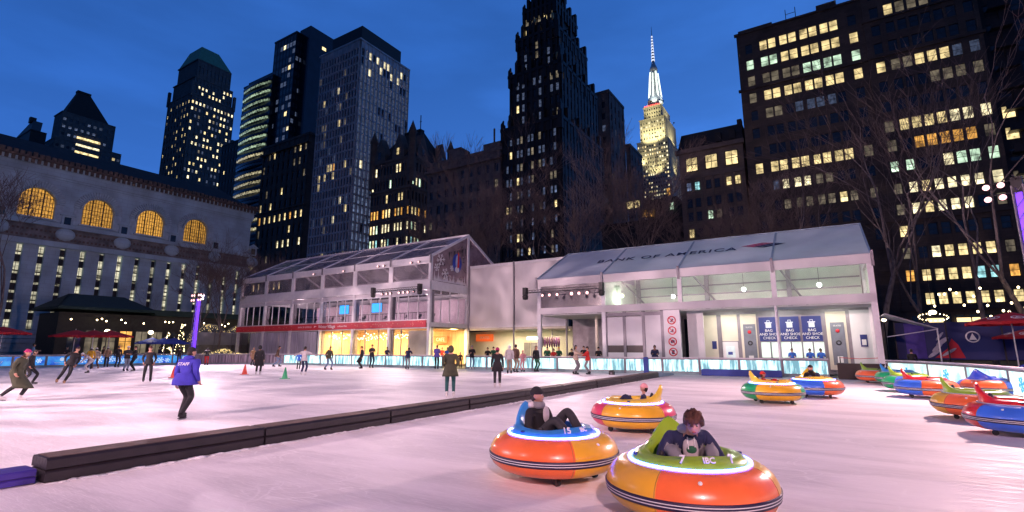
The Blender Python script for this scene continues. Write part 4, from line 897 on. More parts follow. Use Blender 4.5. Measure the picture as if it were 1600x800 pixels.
# --- black stepped tower
T=Tower('black_skyscraper','black brick skyscraper with stepped gothic crown rising out of the top of the picture',-46.6,95,'bk_black',seed=11)
bt={'.':2.5,'b':6,'d':2.2,'y':.4,'o':.12}; bt2={'.':8,'b':2.2,'d':.7}
T.body(-15.3,0,0,24,0,52,(16,rows(6,49,14),.72,1.8,lambda c,i: None if c%3==0 else pick(T.rs,bt)),(14,rows(6,49,13),.7,1.9,lambda c,i: None if c%3==1 else pick(T.rs,bt2)),dep=.35)
T.body(-14.0,-.4,1.2,22,52,66,(9,rows(54.5,63.5,4),.78,1.9,lambda c,i: None if c%3==0 else pick(T.rs,bt)),(11,rows(54.5,63.5,4),.7,1.9,lambda c,i: None if c%3==1 else pick(T.rs,bt2)),dep=.35)
T.body(-12.6,-1.6,2.4,19,66,76,(7,rows(68.5,73.5,3),.8,1.9,lambda c,i: None if c%2==0 else pick(T.rs,bt)),(8,rows(68.5,73.5,3),.7,1.9,lambda c,i: None if c%2 else pick(T.rs,bt2)),dep=.35)
T.body(-11.4,-2.8,3.8,16,76,84,(5,rows(78.5,81.5,2),.9,1.9,{'.':3,'d':3,'y':2}),None,dep=.3)
T.body(-10.2,-4.2,5,13,84,92,None,None)
for (z,x0,x1,y0,y1) in((52,-15.3,0,0,22),(66,-14,-.4,1.2,20),(76,-12.6,-1.6,2.4,18),(84,-11.4,-2.8,3.8,15),(92,-10.2,-4.2,5,12)):
    n=7
    for k in range(n+1):
        x=x0+(x1-x0)*k/n; h=2.0+(k%2)*1.6; T.w.box(x-.35,x+.35,y0-.5,y0+.6,z-2.4,z+h); T.w.poly([(x-.35,y0-.5,z+h),(x+.35,y0-.5,z+h),(x,y0+.05,z+h+1.2)],(0,.5,0))
        y=y0+(y1-y0)*k/n; T.w.box(x1-.6,x1+.5,y-.4,y+.4,z-2.4,z+h)
gl=MB()   # gilded crown ornaments that catch the light
for (x,y,z) in((-11.3,3.3,78),(-7.5,3.0,80),(-1.4,2.2,68.5),(-13.8,.8,54),(-3,3.3,80)): gl.ell((x,y-.6,z),(.35,.35,1.0),8,6)
gl.each('gilded_ornament',mat('gilt',(.55,.42,.2),.4,.6),T.r); T.done()
# --- grey building right behind the black tower
T=Tower('grey_tower','grey blocky building standing directly behind the right side of the black skyscraper',-48.4,130,'bk_grey',seed=12)
T.body(-9,0,0,12.5,0,74.5,(3,rows(10,71,18),1.0,1.9,{'.':8,'b':1}),(4,rows(10,71,18),1.0,2.0,{'.':9,'b':1,'d':.4}))
T.body(.31,1.5,12.6,24,0,62,None,(4,rows(10,59,15),1.0,1.9,{'.':10,'d':.5})); T.done()
# --- skyscraper with floodlit crown and lit spire
T=Tower('spire_skyscraper','distant limestone skyscraper with floodlit stepped crown and glowing antenna spire',-123.8,500,mat('limestone',(.52,.50,.44),.7,var=.15,scale=.05),seed=13)
ew={'.':6,'y':2.2,'w':2.0,'d':2}
f=lambda c,i:pick(T.rs,ew)
T.body(-32,0,0,52,0,214,(13,rows(60,209,34),1.4,2.0,ew,.8),(20,rows(60,209,34),1.4,2.0,{'.':6,'y':2,'w':1.2,'d':2.5},.8),dep=.5)
T.body(-29,-3,3,46,214,240,(9,rows(219,236,5),1.3,2.2,{'.':6,'w':2,'d':2},.8),(14,rows(219,236,5),1.3,2.2,{'.':6,'d':3},.8),dep=.8)
T.body(-25,-7,6,40,240,255,(7,rows(243,252,3),1.3,2.2,{'.':6,'d':2},.8),(9,rows(243,252,3),1.3,2.2,{'.':6,'d':2},.8),dep=.8)
T.w.box(-21,-11,9,34,255,264,0)
T.done(0,100)
sp_r=T.r
mb=MB(); mb.lathe([(8.5,0),(8.0,4),(6.2,10),(5.0,22),(4.0,36),(3.6,38),(4.4,39),(4.2,42),(2.6,46),(1.6,50)],16,(-16,20,264)); mb.build('mast','white',sp_r)
ml=MB()
for k in range(4):
    a=R(45+90*k); ml.bar((-16+6.6*math.cos(a),20+6.6*math.sin(a),266),(-16+4.2*math.cos(a),20+4.2*math.sin(a),301),1.5,1.2)
for a in(-90,-45,0,180,225): ml.bar((-16+7.2*math.cos(R(a)),20+7.2*math.sin(R(a)),270),(-16+4.6*math.cos(R(a)),20+4.6*math.sin(R(a)),299),.9,.8)
ml.build('mast_light',mat('mast_glow',(1,1,1),.5,em=(.85,1,.85),es=1.3,var=0),sp_r)
mb=MB(); mb.lathe([(1.5,0),(1.2,14),(.9,14),(.7,30),(.35,30),(.2,42),(.05,44)],10,(-16,20,314)); mb.build('antenna','dark',sp_r)
al=MB()
for k in range(9):
    z=315+k*3.6; r_=1.9-k*.13; al.lathe([(r_,0),(r_,1.9)],10,(-16,20,z))
al.build('antenna_light',mat('antenna_glow',(1,1,1),.5,em=(.8,.85,1),es=1.0,var=0),sp_r)
rl=MB()
for k in range(9): rl.box(-24+k*2.0,-23+k*2.0,5.0,5.6,255.3,256.8)
rl.build('red_light',mat('red_crown_glow',(1,.1,.1),.5,em=(1,.12,.08),es=3,var=0),sp_r)
fl=MB()
for p_,q_,z_,e in((-8,-12,214,90000),(-24,-12,214,90000),(10,20,214,70000),(-16,-6,240,45000),(2,22,240,40000),(-16,4,262,22000),(-6,14,264,12000),(-30,-6,190,35000),(-12,-10,178,60000),(6,22,180,30000)):
    v=W(-123.8+p_,500+q_,z_); lamp('crown_floodlight','SPOT',v,(1,.86,.42) if z_<262 else (.85,1,.95),e*.30,1.0,W(-123.8-14 if q_<0 else -123.8-6,500+(6 if q_<0 else 20),z_+16),115,.9)
    fl.box(p_-.8,p_+.8,q_-.6,q_+.6,z_-2.0,z_-1.2); fl.bar((p_,q_,z_-2),(min(p_,0),max(q_,0),z_-4),.3,.3)
fl.build('floodlight_bracket','dark',sp_r)
# --- low dark building behind the trees, right of the chateau
T=Tower('stone_hotel','dark low stone building with flat cornice behind the bare trees, left of the black skyscraper',-62.6,95.4,'stone_dark',seed=15)
T.body(-22.6,0,0,8,0,48,(9,rows(8,44,10),1.1,2.2,{'.':20,'d':.8,'y':.3}),None)
T.w.box(-23.2,.4,-1.2,.5,45.8,46.4); T.w.box(-17,-13,1,5,48.8,52); T.w.tube((-3.4,2,48),(-3.4,2,55),.25); T.w.box(-6,-1,1,5,48.8,51)
T.done()
# --- chateau-like building with many lit windows
T=Tower('gabled_building','ornate brick building with steep gables, turrets and rows of glowing windows',-93.0,97,'bk_tan',seed=16)
cr=[13,17.2,21.4,25.6,29.8,34,38.2,42.4,46.6,50.8]
def cf(c,i):
    w_=[{'y':6,'w':3,'d':1},{'y':6,'w':4,'d':1},{'y':6,'w':5},{'w':8,'y':3,'d':1},{'c':2,'g':3,'w':4,'.':2},{'w':5,'g':2,'y':1,'.':1},{'o':7,'y':3},{'.':6,'y':2},{'.':4,'w':2,'g':1},{'.':5,'w':3,'y':1}][i]
    return pick(T.rs,w_) if c%4!=3 else None
T.body(-15,0,0,17,0,53,(13,cr,.82,2.4,cf),(13,cr,.82,2.4,cf),dep=.35,par=.5)
for z in(35.9,44.5,53.2): T.w.box(-15.5,.5,-.6,17,z,z+.4)
rf=MB(); rf.poly([(-15.3,-.3,53.8),(.3,-.3,53.8),(-4,7.5,64.5),(-10.5,7.5,64.5)],(0,.3,0)); rf.poly([(.3,-.3,53.8),(.3,16.5,53.8),(-4,9,64.5),(-4,7.5,64.5)],(-.3,0,0)); rf.poly([(-15.3,-.3,53.8),(-10.5,7.5,64.5),(-10.5,9,64.5),(-15.3,16.5,53.8)],(.3,0,0)); rf.box(-10.5,-4,7.5,9,60,64.6); rf.box(-10.5,-4,7.4,9.1,64.6,65.2)
for x in(-10.3,-4.2): rf.tube((x,7.6,65),(x,7.6,69.5),.14); rf.tube((x-.4,7.6,67.5),(x+.4,7.6,67.5),.08)
rf.build('roof','roofdark',T.r)
for x0 in(-12.0,-4.8): T.w.poly([(x0-2.2,-.45,53),(x0+2.2,-.45,53),(x0+2.2,-.45,56),(x0,-.45,61.0),(x0-2.2,-.45,56)],(0,2.5,0)); T.sp.append((x0,-.5,55.6,'f',1,2.2,'.' if x0<-5 else 'y'))
for y0 in(4,12.4): T.w.poly([(.45,y0-2.2,53),(.45,y0+2.2,53),(.45,y0+2.2,56),(.45,y0,61.2),(.45,y0-2.2,56)],(-2.5,0,0)); T.sp.append((.5,y0,55.6,'r',1,2.2,'.'))
for (x,y) in((-15,0),(0,0),(0,16.6)): T.w.lathe([(1.0,0),(1.0,14),(1.3,14.3),(0,18)],10,(x,y,46))
T.done(1)
# --- white gridded slab tower
T=Tower('white_grid_tower','tall pale office tower with a white grid of narrow bays and a black penthouse',-114.1,95,'bk_pale',seed=17)
wt={'.':24,'b':1.2,'d':1.2,'y':.5,'w':.3}
def wf(c,i):
    if i in(14,15) and T.rs.random()<.4: return pick(T.rs,{'o':1,'y':2,'.':3})
    return pick(T.rs,wt)
RW=rows(14,91,29)
T.body(-18,0,0,21,0,94.5,(14,RW,.98,2.25,wf,1.0),(14,RW,1.08,2.45,lambda c,i: pick(T.rs,{'b':26,'.':1,'w':.4,'y':.3}) if i<26 else pick(T.rs,{'b':4,'w':1,'.':2})),dep=.55,par=.5)
ph=MB(); ph.box(-16,-2,2,19,95,101.5); ph.build('penthouse','black',T.r); T.done(0,100)
# --- brown building in front of the glass tower
T=Tower('stepped_brick_building','dark brick building with a row of yellow arched windows, left of the pale gridded tower',-137.0,96,'bk_brown',seed=18)
def bf(c,i): 
    return pick(T.rs,[{'.':1},{'.':5,'y':3},{'.':2,'y':4},{'.':3,'g':1,'d':1},{'.':5,'d':2},{'.':3,'w':2,'y':1},{'.':4,'y':1,'d':2},{'.':1,'y':7,'o':1},{'.':5,'y':2},{'.':9,'d':2,'y':1}][min(i,9)])
T.body(-25,0,0,6,0,69.5,(9,rows(12,66,13),1.3,2.6,bf),None,dep=.4); T.w.box(-25.8,.6,-1,.4,66.8,67.4); T.w.box(-25.5,.3,-.7,.4,46,46.5); T.done()
# --- glass tower behind: dark slab and lit curved part
T=Tower('glass_skyscraper','dark blue glass skyscraper with stacked lit floors on its left wing',-200,130,'navyglass',seed=19)
p0,z0=onq(464,51,130); dx=200+p0
T.body(dx-17,dx,0,10,0,z0,(7,rows(30,z0-5,30),1.9,2.2,lambda c,i:pick(T.rs,{'.':14,'b':7,'w':.6,'y':.6} if i!=26 else {'.':3,'b':2,'y':3}),.3),(5,rows(30,z0-5,30),1.3,2.0,lambda c,i:'y' if (c==4 and 21<i<28) else pick(T.rs,{'.':9,'b':1}),.3),dep=.12)
p1,z1=onq(479,49,133); T.w.box(dx-2,dx+6,3,17,0,z1+2)
for k in range(6):
    T.sp.append((dx+6.0,11,z1-6-k*4.6,'r',2.2,1.6,'y' if k<4 else 'd'))
T.done(0,100)
T=Tower('curved_glass_tower','glass tower with wavy bands of yellow-green light, left of the dark glass skyscraper',-222,128,'navyglass',seed=20)
p2,z2=onq(428,103,128); dx=222+p2; p3,z3=onq(399,121,128)
T.body(dx-24,dx,0,14,0,z2-5,(1,rows(30,z2-9,22),0.1,.1,lambda c,i:None),None,dep=.1)
M['wave_g']=litmat('wavy_green_light',(.75,1,.65),.5,(.35,.35,.6),.0); M['wave_y']=litmat('wavy_yellow_light',(1,.88,.5),.55,(.4,.4,.5),.0)
fb=MB(); wv=[]
for i,z in enumerate(rows(32,z2-8,22)):
    m=MB(); N=12
    for k in range(N):
        x0=dx-23.5+23*k/N; x1=dx-23.5+23*(k+1)/N; d0=.4+1.2*math.sin(math.pi*k/N);d1=.4+1.2*math.sin(math.pi*(k+1)/N)
        m.add([(x0,-d0,z-.45),(x1,-d1,z-.75),(x1,-d1,z+.35),(x0,-d0,z+.75)],[(0,1,2,3)])
        fb.add([(x0,-d0-.15,z+.8),(x1,-d1-.15,z+.8),(x1,-d1-.15,z+2.0),(x0,-d0-.15,z+2.0)],[(0,1,2,3)]); fb.add([(x0,-d0-.15,z+.8),(x1,-d1-.15,z+.8),(x1,.1,z+.8),(x0,.1,z+.8)],[(0,1,2,3)])
    m.build('lit_floor','wave_g' if i>13 else ('s_.' if i%4==0 else 'wave_y'),T.r)
fb.build('floor_band','navyglass',T.r); T.w.box(dx-24,dx-3,2,10,z2-5,z2-1); T.done()
# --- small dark building
p4,z4=onq(387,215,150); T=Tower('dark_highrise','narrow unlit building between the tower with the green roof and the curved glass tower',p4,150,'bk_black',seed=21)
T.body(-26,0,0,12,0,z4,(8,rows(30,z4-4,14),1.4,2,{'.':30,'y':1}),None); T.w.box(-22,-20,2,4,z4,z4+4); T.done()
# --- tower with green copper roof
p5,z5=onq(303,118,150); k5=z5/301.7
T=Tower('green_roof_skyscraper','stone skyscraper with a green copper hipped roof and many small lit windows',p5,150,'bk_grey',seed=22)
D5=(296.7-250)*k5; L5=52.6*k5
gw={'.':5,'y':2.5,'w':4.5,'b':3,'d':1}; gl_={'.':9,'y':3,'d':2}
T.body(-L5,0,0,D5*1.02,0,z5*.93,(8,rows(40,z5*.90,27),1.3,2.1,gl_),(12,rows(40,z5*.90,27),1.15,2.0,gw),dep=.35)
T.body(-L5+2,-1.2,1.2,D5*.96,z5*.93+.8,z5*1.0,None,(11,rows(z5*.945,z5*.985,3),1.1,1.9,{'.':6,'w':2,'y':1}),dep=.35)
T.body(-L5+3,-2.4,2.5,D5*.9,z5*1.0+.8,z5*1.075,None,(9,[z5*1.04],1.0,4.0,{'.':1}),dep=.4)
for a,b in((0,0),(0,D5),(-L5,0)): T.w.box(a-1,a+.8,b-.8,b+.8,z5*.92,z5*.98)
rf=MB(); za=z5*1.08+.3; zb=z5*1.145; x0,x1,y0,y1=-L5+3,-2.4,2.5,D5*.9; 
vs=[(x0,y0,za),(x1,y0,za),(x1,y1,za),(x0,y1,za),(x0+6,y0+3,zb),(x1-3.5,y0+3,zb),(x1-3.5,y1-8,zb),(x0+6,y1-8,zb)]; rf.add(vs,[(0,1,5,4),(1,2,6,5),(2,3,7,6),(3,0,4,7),(4,5,6,7)]); rf.build('roof','copper',T.r)
T.done(0,100)
# --- stepped tower with pyramid top, far left
p6,z6=onq(90,192,120); k6=z6/321
T=Tower('pyramid_top_tower','office tower with stepped shoulders and a dark pyramid roof above the library roof',p6,120,'bk_grey',seed=23)
D6=(303-230)*k6*1.02; L6=20
T.body(-L6,0,0,D6*1.08,0,z6*.93,(6,rows(50,z6*.9,14),1.6,2.0,{'.':8,'y':1,'w':1}),(13,rows(50,z6*.9,14),1.9,2.1,lambda c,i: None if c in(4,5,6,7,8) else pick(T.rs,{'.':5,'b':3,'w':1.5,'y':1.2})),dep=.3)
T.body(-L6+3,-.6,2,D6*.92,z6*.93+.8,z6*1.06,None,(9,rows(z6*.96,z6*1.03,3),2.0,2.1,{'.':4,'b':4}),dep=.3)
for i,z in enumerate(rows(z6*.62,z6*.96,11)):
    m=MB(); m.box(.1,.42,D6*.32,D6*.70,z-1.0,z+.6); m.build('lit_floor','s_'+['d','b','y','b','.','w','.','g','y','w','y'][i],T.r)
rf=MB(); a0,b0,a1,b1=-L6+4,4,-2,D6*.82; za=z6*1.06+.8; zb=z6*1.19; ca,cb=(a0+a1)/2,D6*.38
vs=[(a0,b0,za),(a1,b0,za),(a1,b1,za),(a0,b1,za),(ca-2,cb-4,zb),(ca+2,cb-4,zb),(ca+2,cb+4,zb),(ca-2,cb+4,zb)]; rf.add(vs,[(0,1,5,4),(1,2,6,5),(2,3,7,6),(3,0,4,7),(4,5,6,7)]); rf.build('roof','roofdark',T.r); rf=MB(); rf.box(ca-2.3,ca+2.3,cb-4.3,cb+4.3,zb,zb+1.6); rf.build('roof_cap','roofdark',T.r)
T.body(-L6-5,-L6-.31,1.5,D6*.6,0,z6*.86,(3,rows(40,z6*.83,10),1.2,2,{'.':3,'y':1}),None,dep=.3)
T.body(-L6+1,.8,D6*1.08+.31,D6*1.24,0,z6*.875,None,(4,rows(z6*.55,z6*.85,9),1.3,2.1,{'.':3,'b':3,'w':2}),dep=.25)
T.done()
p7,z7=onq(48,203,120); T=Tower('dark_pyramid_tower','black silhouetted building with a pyramid roof at the left edge above the library',p7,120,'bk_black',seed=24)
T.body(-60,0,0,10,0,z7,None,None); T.w.poly([(-45,0,z7),(0,0,z7),(-19,5,z7+15),(-26,5,z7+15)],(0,6,0)); T.w.box(-24,-20,3,7,z7+13,z7+18); T.done()
# ---------------------------------------------------------------- the library
def library():
    r=thing('library','long pale marble library with four glowing arched windows above tall narrow window slots','library',-85,49.2)
    Y=lambda q:q-49.2; q0=-14; qe=49.2
    w_=MB(); w_.box(-30,-.6,Y(q0),0,0,25.2)
    # lower storey piers between the slots
    slots=[19.95+2.13*k for k in range(-15,14)]; sw=.62
    e=q0
    for q in slots:
        w_.box(-.7,0,Y(e),Y(q-sw/2),3.9,14.6); e=q+sw/2
    w_.box(-.7,0,Y(e),0,3.9,14.6)
    for k in range(7): w_.box(-.72,.10 if k%2 else .2,Y(q0),0.02,k*.56,k*.56+.5)
    w_.box(-.7,.35,Y(q0),.35,14.6,15.3); fz=MB(); fz.box(-.7,.15,Y(q0),.15,15.3,17.2); fz.build('frieze',mat('carved_frieze',(.24,.22,.21),.8,var=.5,scale=1.2,bump=.8,bscale=3),r); w_.box(-.7,.5,Y(q0),.5,17.2,17.7)
    # wall of the arched storey, cut around each arch
    arch=[20.9+6.45*k for k in range(-5,4)]; rr=1.78; zb=18.15; zs=20.2
    e=q0
    for q in arch:
        w_.box(-.7,0,Y(e),Y(q-rr),17.7,23.6); e=q+rr
        n=12; pts=[(0,Y(q)+rr*math.cos(math.pi*i/n),zs+rr*math.sin(math.pi*i/n)) for i in range(n+1)]
        for i in range(n):
            a,b=pts[i],pts[i+1]; w_.poly([a,b,(0,b[1],23.6),(0,a[1],23.6)],(-.7,0,0))
        w_.box(-.7,0,Y(q-rr),Y(q+rr),17.7,zb)
    w_.box(-.7,0,Y(e),0,17.7,23.6)
    w_.box(-.7,.15,Y(q0),.15,23.6,23.9); w_.box(-.7,.45,Y(q0),.45,24.9,25.5); w_.box(-.7,.25,Y(q0),.25,23.9,24.9)
    w_.build('wall','stone',r)
    av=MB()
    for q in arch:
        if q<8: continue
        n=26
        for i in range(n):
            t0=math.pi*i/n+.02;t1=math.pi*(i+1)/n-.02
            for ra,rb,d in((rr+.02,rr+.30,.30),(rr+.36,rr+1.0,.16)):
                P=lambda t,rad:(0,Y(q)+rad*math.cos(t),zs+rad*math.sin(t)); av.poly([P(t0,ra),P(t1,ra),P(t1,rb),P(t0,rb)],(d,0,0))
        for s_ in(-1,1): av.box(0,.10,min(Y(q)+s_*(rr+.02),Y(q)+s_*(rr+.9)),max(Y(q)+s_*(rr+.02),Y(q)+s_*(rr+.9)),17.9,zs)
        av.box(-.3,.3,Y(q-rr-.3),Y(q+rr+.3),17.95,zb)
    av.build('arch_stones',mat('arch_marble',(.56,.66,.69),.7,var=.2,scale=2),r)
    cn=MB(); cn.box(-.7,.75,Y(q0),.75,25.5,25.75)
    rs=random.Random(4)
    q=q0
    while q<qe+.4: cn.box(.1,.62,Y(q),Y(q)+.34,24.95,25.48); cn.box(.2,.8,Y(q)+.05,Y(q)+.5,25.75,26.15+rs.uniform(0,.15)); q+=.62
    for z in(15.5,16.3): 
        q=q0
        while q<qe: cn.box(.1,.2,Y(q),Y(q)+.22,z+.1,z+.35); q+=.45
    cn.build('cornice',mat('bronze_cornice',(.17,.115,.085),.7,var=.5,scale=3),r)
    rf=MB(); rf.poly([(-.2,Y(q0),25.9),(-.2,0,25.9),(-5.5,-3,29.5),(-5.5,Y(q0),29.5)],(0,0,-.2)); rf.box(-25,-5.5,Y(q0),-3,25.5,29.4); rf.build('roof','roofdark',r)
    for q in arch:
        if q<8: continue
        g=MB(); n=16; pts=[(-.45,Y(q)-rr,zb),(-.45,Y(q)+rr,zb)]+[(-.45,Y(q)+rr*math.cos(math.pi*i/n),zs+rr*math.sin(math.pi*i/n)) for i in range(n+1)]
        g.poly(pts[:2]+pts[2:],(-.02,0,0)); f=g.build('arched_window','w_arch',r)
        m=MB()
        for k in range(-5,6):
            y=k*.32; h=zs+math.sqrt(max(0,rr*rr-y*y)) if abs(y)<rr else zs; wd=.07 if k in(-2,2) else .025; m.box(-.44,-.36,Y(q)+y-wd,Y(q)+y+wd,zb,h)
        for k in range(1,7):
            z=zb+k*.55; half=rr if z<zs else math.sqrt(max(0,rr*rr-(z-zs)**2)); m.box(-.42,-.38,Y(q)-half,Y(q)+half,z-.025,z+.025)
        m.build('glazing_bars','dark',f)
    rs=random.Random(9)
    for q in slots:
        if q<13: continue
        m=MB(); m.box(-.62,-.55,Y(q-sw/2),Y(q+sw/2),3.9,14.5); f=m.build('slot_window','w_slot',r); b=MB()
        for k in range(9): z=3.9+k*1.2; b.box(-.56,-.47,Y(q-sw/2),Y(q+sw/2),z,z+.16+(.75 if rs.random()<.45 else 0)*1)
        b.box(-.56,-.49,Y(q)-.02,Y(q)+.02,3.9,14.5); b.build('glazing_bars','dark',f)
    nc=MB()
    for k in range(-2,5):
        q=24.1+6.45*k; nc.box(-.1,.22,Y(q-.62),Y(q+.62),17.6,19.0); nc.poly([(.3,Y(q-.85),19.0),(.3,Y(q+.85),19.0),(.3,Y(q),19.55)],(-.4,0,0)); nc.box(-.1,.35,Y(q-.85),Y(q+.85),18.95,19.05); nc.ell((.15,Y(q),16.4),(.35,1.1,.85),10,6)
    nc.each('niche','stone',r); nd=MB()
    for k in range(-2,5): q=24.1+6.45*k; nd.box(.2,.24,Y(q-.36),Y(q+.36),17.75,18.75)
    nd.each('niche_window','w_.',r)
M['w_arch']=litmat('amber_hall_light',(1,.48,.08),.72,(2.5,2.5,2.5),.35); M['w_slot']=litmat('book_stack_light',(1,.93,.66),.75,(.3,.3,1.4),.0)
library()
# ---------------------------------------------------------------- garden restaurant and other park structures on the left
r=thing('restaurant_pavilion','low dark garden restaurant with green hipped roof and lamps before the library','restaurant',-72,48)
mb=MB(); mb.box(-6,0,-27,0,0,5.6); mb.build('wall',mat('dark_timber',(.03,.03,.03),.7,var=.3),r)
mb=MB(); mb.box(-7,1,-18,3,5.6,6.3); mb.poly([(1.2,-27.5,6.2),(1.2,-18,6.2),(-3,-20,7.9),(-3,-25.5,7.9)],(-.2,0,0)); mb.poly([(1.2,-27.5,6.2),(-3,-25.5,7.9),(-7,-27.5,6.2)],(0,.2,0)); mb.poly([(1.2,-18,6.2),(-3,-20,7.9),(-7,-18,6.2)],(0,-.2,0)); mb.box(-7,1.2,-27.5,-18,5.9,6.2); mb.build('roof',mat('green_roof',(.012,.045,.04),.7,var=.2),r)
rs=random.Random(12)
for k in range(16):
    m=MB(); y=-26+k*1.65; m.box(.02,.08,y,y+1.2,1.0,3.6); f=m.build('window','s_'+rs.choice('..d.od'),r); m=MB(); m.box(.06,.12,y+.57,y+.63,1,3.6); m.box(.06,.12,y,y+1.2,2.4,2.46); m.build('frame','dark',f)
m=MB()
for k in range(12):
    for j in range(rs.choice([1,2,3])): m.ell((1.1,-26.2+k*2.35+j*.45,4.7+rs.uniform(-.15,.25)),(.09,.09,.09),8,6)
m.build('lamp_string','bulb',r)
m=MB(); m.tube((1.1,-27,5.2),(1.1,2,5.1),.012,n=4); m.build('wire','dark',r)
for p,q,lb in((-62,22.1,'left of two bright globe lamps glowing below the library steps'),(-62,26.0,'right of two bright globe lamps glowing below the library steps')):
    r=thing('globe_lamp',lb,'lamp',p,q,0,0,'globe lamps in the garden'); m=MB(); m.tube((0,0,0),(0,0,3.1),.06,.04); m.lathe([(.16,0),(.14,.1),(.06,.2)],12); m.each('post','dark',r); m=MB(); m.ell((0,0,3.3),(.24,.24,.2),12,8); m.build('globe','bulb',r); lamp('garden_lamp','POINT',W(p,q,3.3)+Vector((.4,-.6,0)),(1,.82,.5),60,.25)
def umbrella(name,label,p,q,H,Rr,m,group,tilt=0,logo=False,pole='white'):
    r=thing(name,label,'umbrella',p,q,0,tilt,group); c=MB(); n=8
    rim=[(Rr*math.cos(2*math.pi*(k+.5)/n),Rr*math.sin(2*math.pi*(k+.5)/n)) for k in range(n)]
    for k in range(n):
        a=rim[k];b=rim[(k+1)%n]; mid=((a[0]+b[0])/2*.96,(a[1]+b[1])/2*.96)
        c.add([(0,0,H),(*a,H-.55),(*mid,H-.50),(*b,H-.55)],[(0,1,2),(0,2,3)],0); c.add([(*a,H-.55),(*mid,H-.50),(*b,H-.55),(*b,H-.70),(*mid,H-.66),(*a,H-.70)],[(0,1,4,5),(1,2,3,4)],0)
    cv=c.build('canopy',m,r); p_=MB(); p_.tube((0,0,0),(0,0,H+.1),.03,n=8); p_.build('pole',pole,r)
    rb=MB()
    for a in rim: rb.tube((0,0,H-.04),(a[0]*.97,a[1]*.97,H-.58),.012,n=4,cap=False)
    rb.build('rib','dark',r); b=MB(); b.lathe([(0,0),(.35,0),(.33,.08),(.05,.12)],14); b.build('base','dark',r)
    if logo:
        for k in range(n):
            a=rim[k];b2=rim[(k+1)%n]; A_=Vector((*a,H-.55));B_=Vector((*b2,H-.55)); T_=Vector((0,0,H)); u=(B_-A_).normalized(); c_=(A_+B_+T_)/3; nn=u.cross((T_-c_).normalized()); nn=nn if nn.z>0 else -nn; v=nn.cross(u)
            e=MB(); e.lathe([(.20,0),(.26,0),(.26,.01),(.20,.01)],20); e.poly([(-.12,-.08,0),(.12,-.08,0),(.0,.14,0)],(0,0,.01)); mm=Matrix.Identity(4)
            for i,vv in enumerate((u,v,nn)):
                for j in range(3): mm[j][i]=vv[j]
            mm.translation=c_+nn*.03; o=e.build('round_print','lettering',cv); o.matrix_local=mm
    return r
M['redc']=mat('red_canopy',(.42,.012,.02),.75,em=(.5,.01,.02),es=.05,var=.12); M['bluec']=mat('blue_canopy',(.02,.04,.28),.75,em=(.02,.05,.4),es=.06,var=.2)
for k,(px,lb) in enumerate(((118,'leftmost of the three red umbrellas behind the blue boards'),(147,'middle one of the three red umbrellas behind the blue boards'),(172,'rightmost and nearest of the three red umbrellas behind the blue boards'))):
    q,_=onp(px,520,-61+k*.8); umbrella('patio_umbrella',lb,-61+k*.8,q,3.35,1.9,'redc','red patio umbrellas on the left')
q,_=onp(4,520,-61); umbrella('patio_umbrella','red umbrella cut by the left edge of the picture',-61,q,3.5,1.9,'redc','red patio umbrellas on the left')
for px,lb in((238,'leftmost blue umbrella behind the blue boards'),(258,'middle blue umbrella left of the purple light tower'),(272,'blue umbrella nearest the purple light tower')):
    q,_=onp(px,530,-61.5); umbrella('patio_umbrella',lb,-61.5,q,2.75,1.5,'bluec','blue patio umbrellas')
# small lit kiosk trees and domes
def dome(p,q,rad,label,z=0,es=3.5):
    r=thing('garden_dome',label,'dome',p,q,z); m=MB(); m.ell((0,0,0),(rad,rad,rad),20,14,half=0,fn=None); m.build('shell',clear('dome_film',(.82,.84,.86),.08,.1,.12),r)
    rs=random.Random(int(px_)); rb=MB(); lt=MB()
    for k in range(6): 
        a=math.pi*k/6; rb.path([(rad*1.01*math.cos(t)*math.cos(a),rad*1.01*math.cos(t)*math.sin(a),rad*1.01*math.sin(t)) for t in [math.pi*i/14 for i in range(15)]],[.02]*15,4)
    for k in range(170):
        a=rs.uniform(0,6.28);t=math.asin(rs.uniform(0,1)) if k%2 else rs.uniform(0,1.5); v=Vector((math.cos(t)*math.cos(a),math.cos(t)*math.sin(a),math.sin(t)))*rad*rs.uniform(.9,.98); lt.ell(v,(.030,.030,.030),5,4)
    rb.build('rib','grey',r); lt.build('fairy_lights',mat('fairy_gold',(1,.8,.4),.5,em=(1,.72,.25),es=es,var=0),r); return r
for px_,py_,rad,zz,lb in((326,548,1.25,0,'small garden dome wrapped in golden fairy lights, right beside the purple light tower'),(350,548,1.6,0,'larger glowing golden dome behind the grey boards'),(372,548,1.1,0,'golden lit dome at the left end of the pavilion')):
    q,_=onp(px_,545,-61); dome(-61,q,rad,lb,zz)
for px_,lb in((326,'tall upper dome with golden lights above the glass screen, left one'),(377,'upper dome with golden lights next to the left end of the pavilion')):
    q,_=onp(px_,520,-66); r=dome(-66,q,2.3,lb,2.3,2.5); m=MB(); m.box(-1.9,1.9,-1.9,1.9,-2.3,-.02); m.build('base_box',mat('kiosk_wall',(.22,.22,.22),.5),r)
q,_=onp(343,525,-63.5); r=thing('glass_screen','pale glass screen wall above the golden domes','screen wall',-63.5,q+3.6); m=MB(); m.box(0,.04,-6.4,0,2.0,3.5); m.build('glass',mat('misty_glass',(.30,.32,.34),.3,var=.3,scale=.6),r); m=MB()
for y in(0,-2.1,-4.2,-6.4): m.box(-.03,.07,y-.03,y+.03,0,3.5)
m.each('post','grey',r)
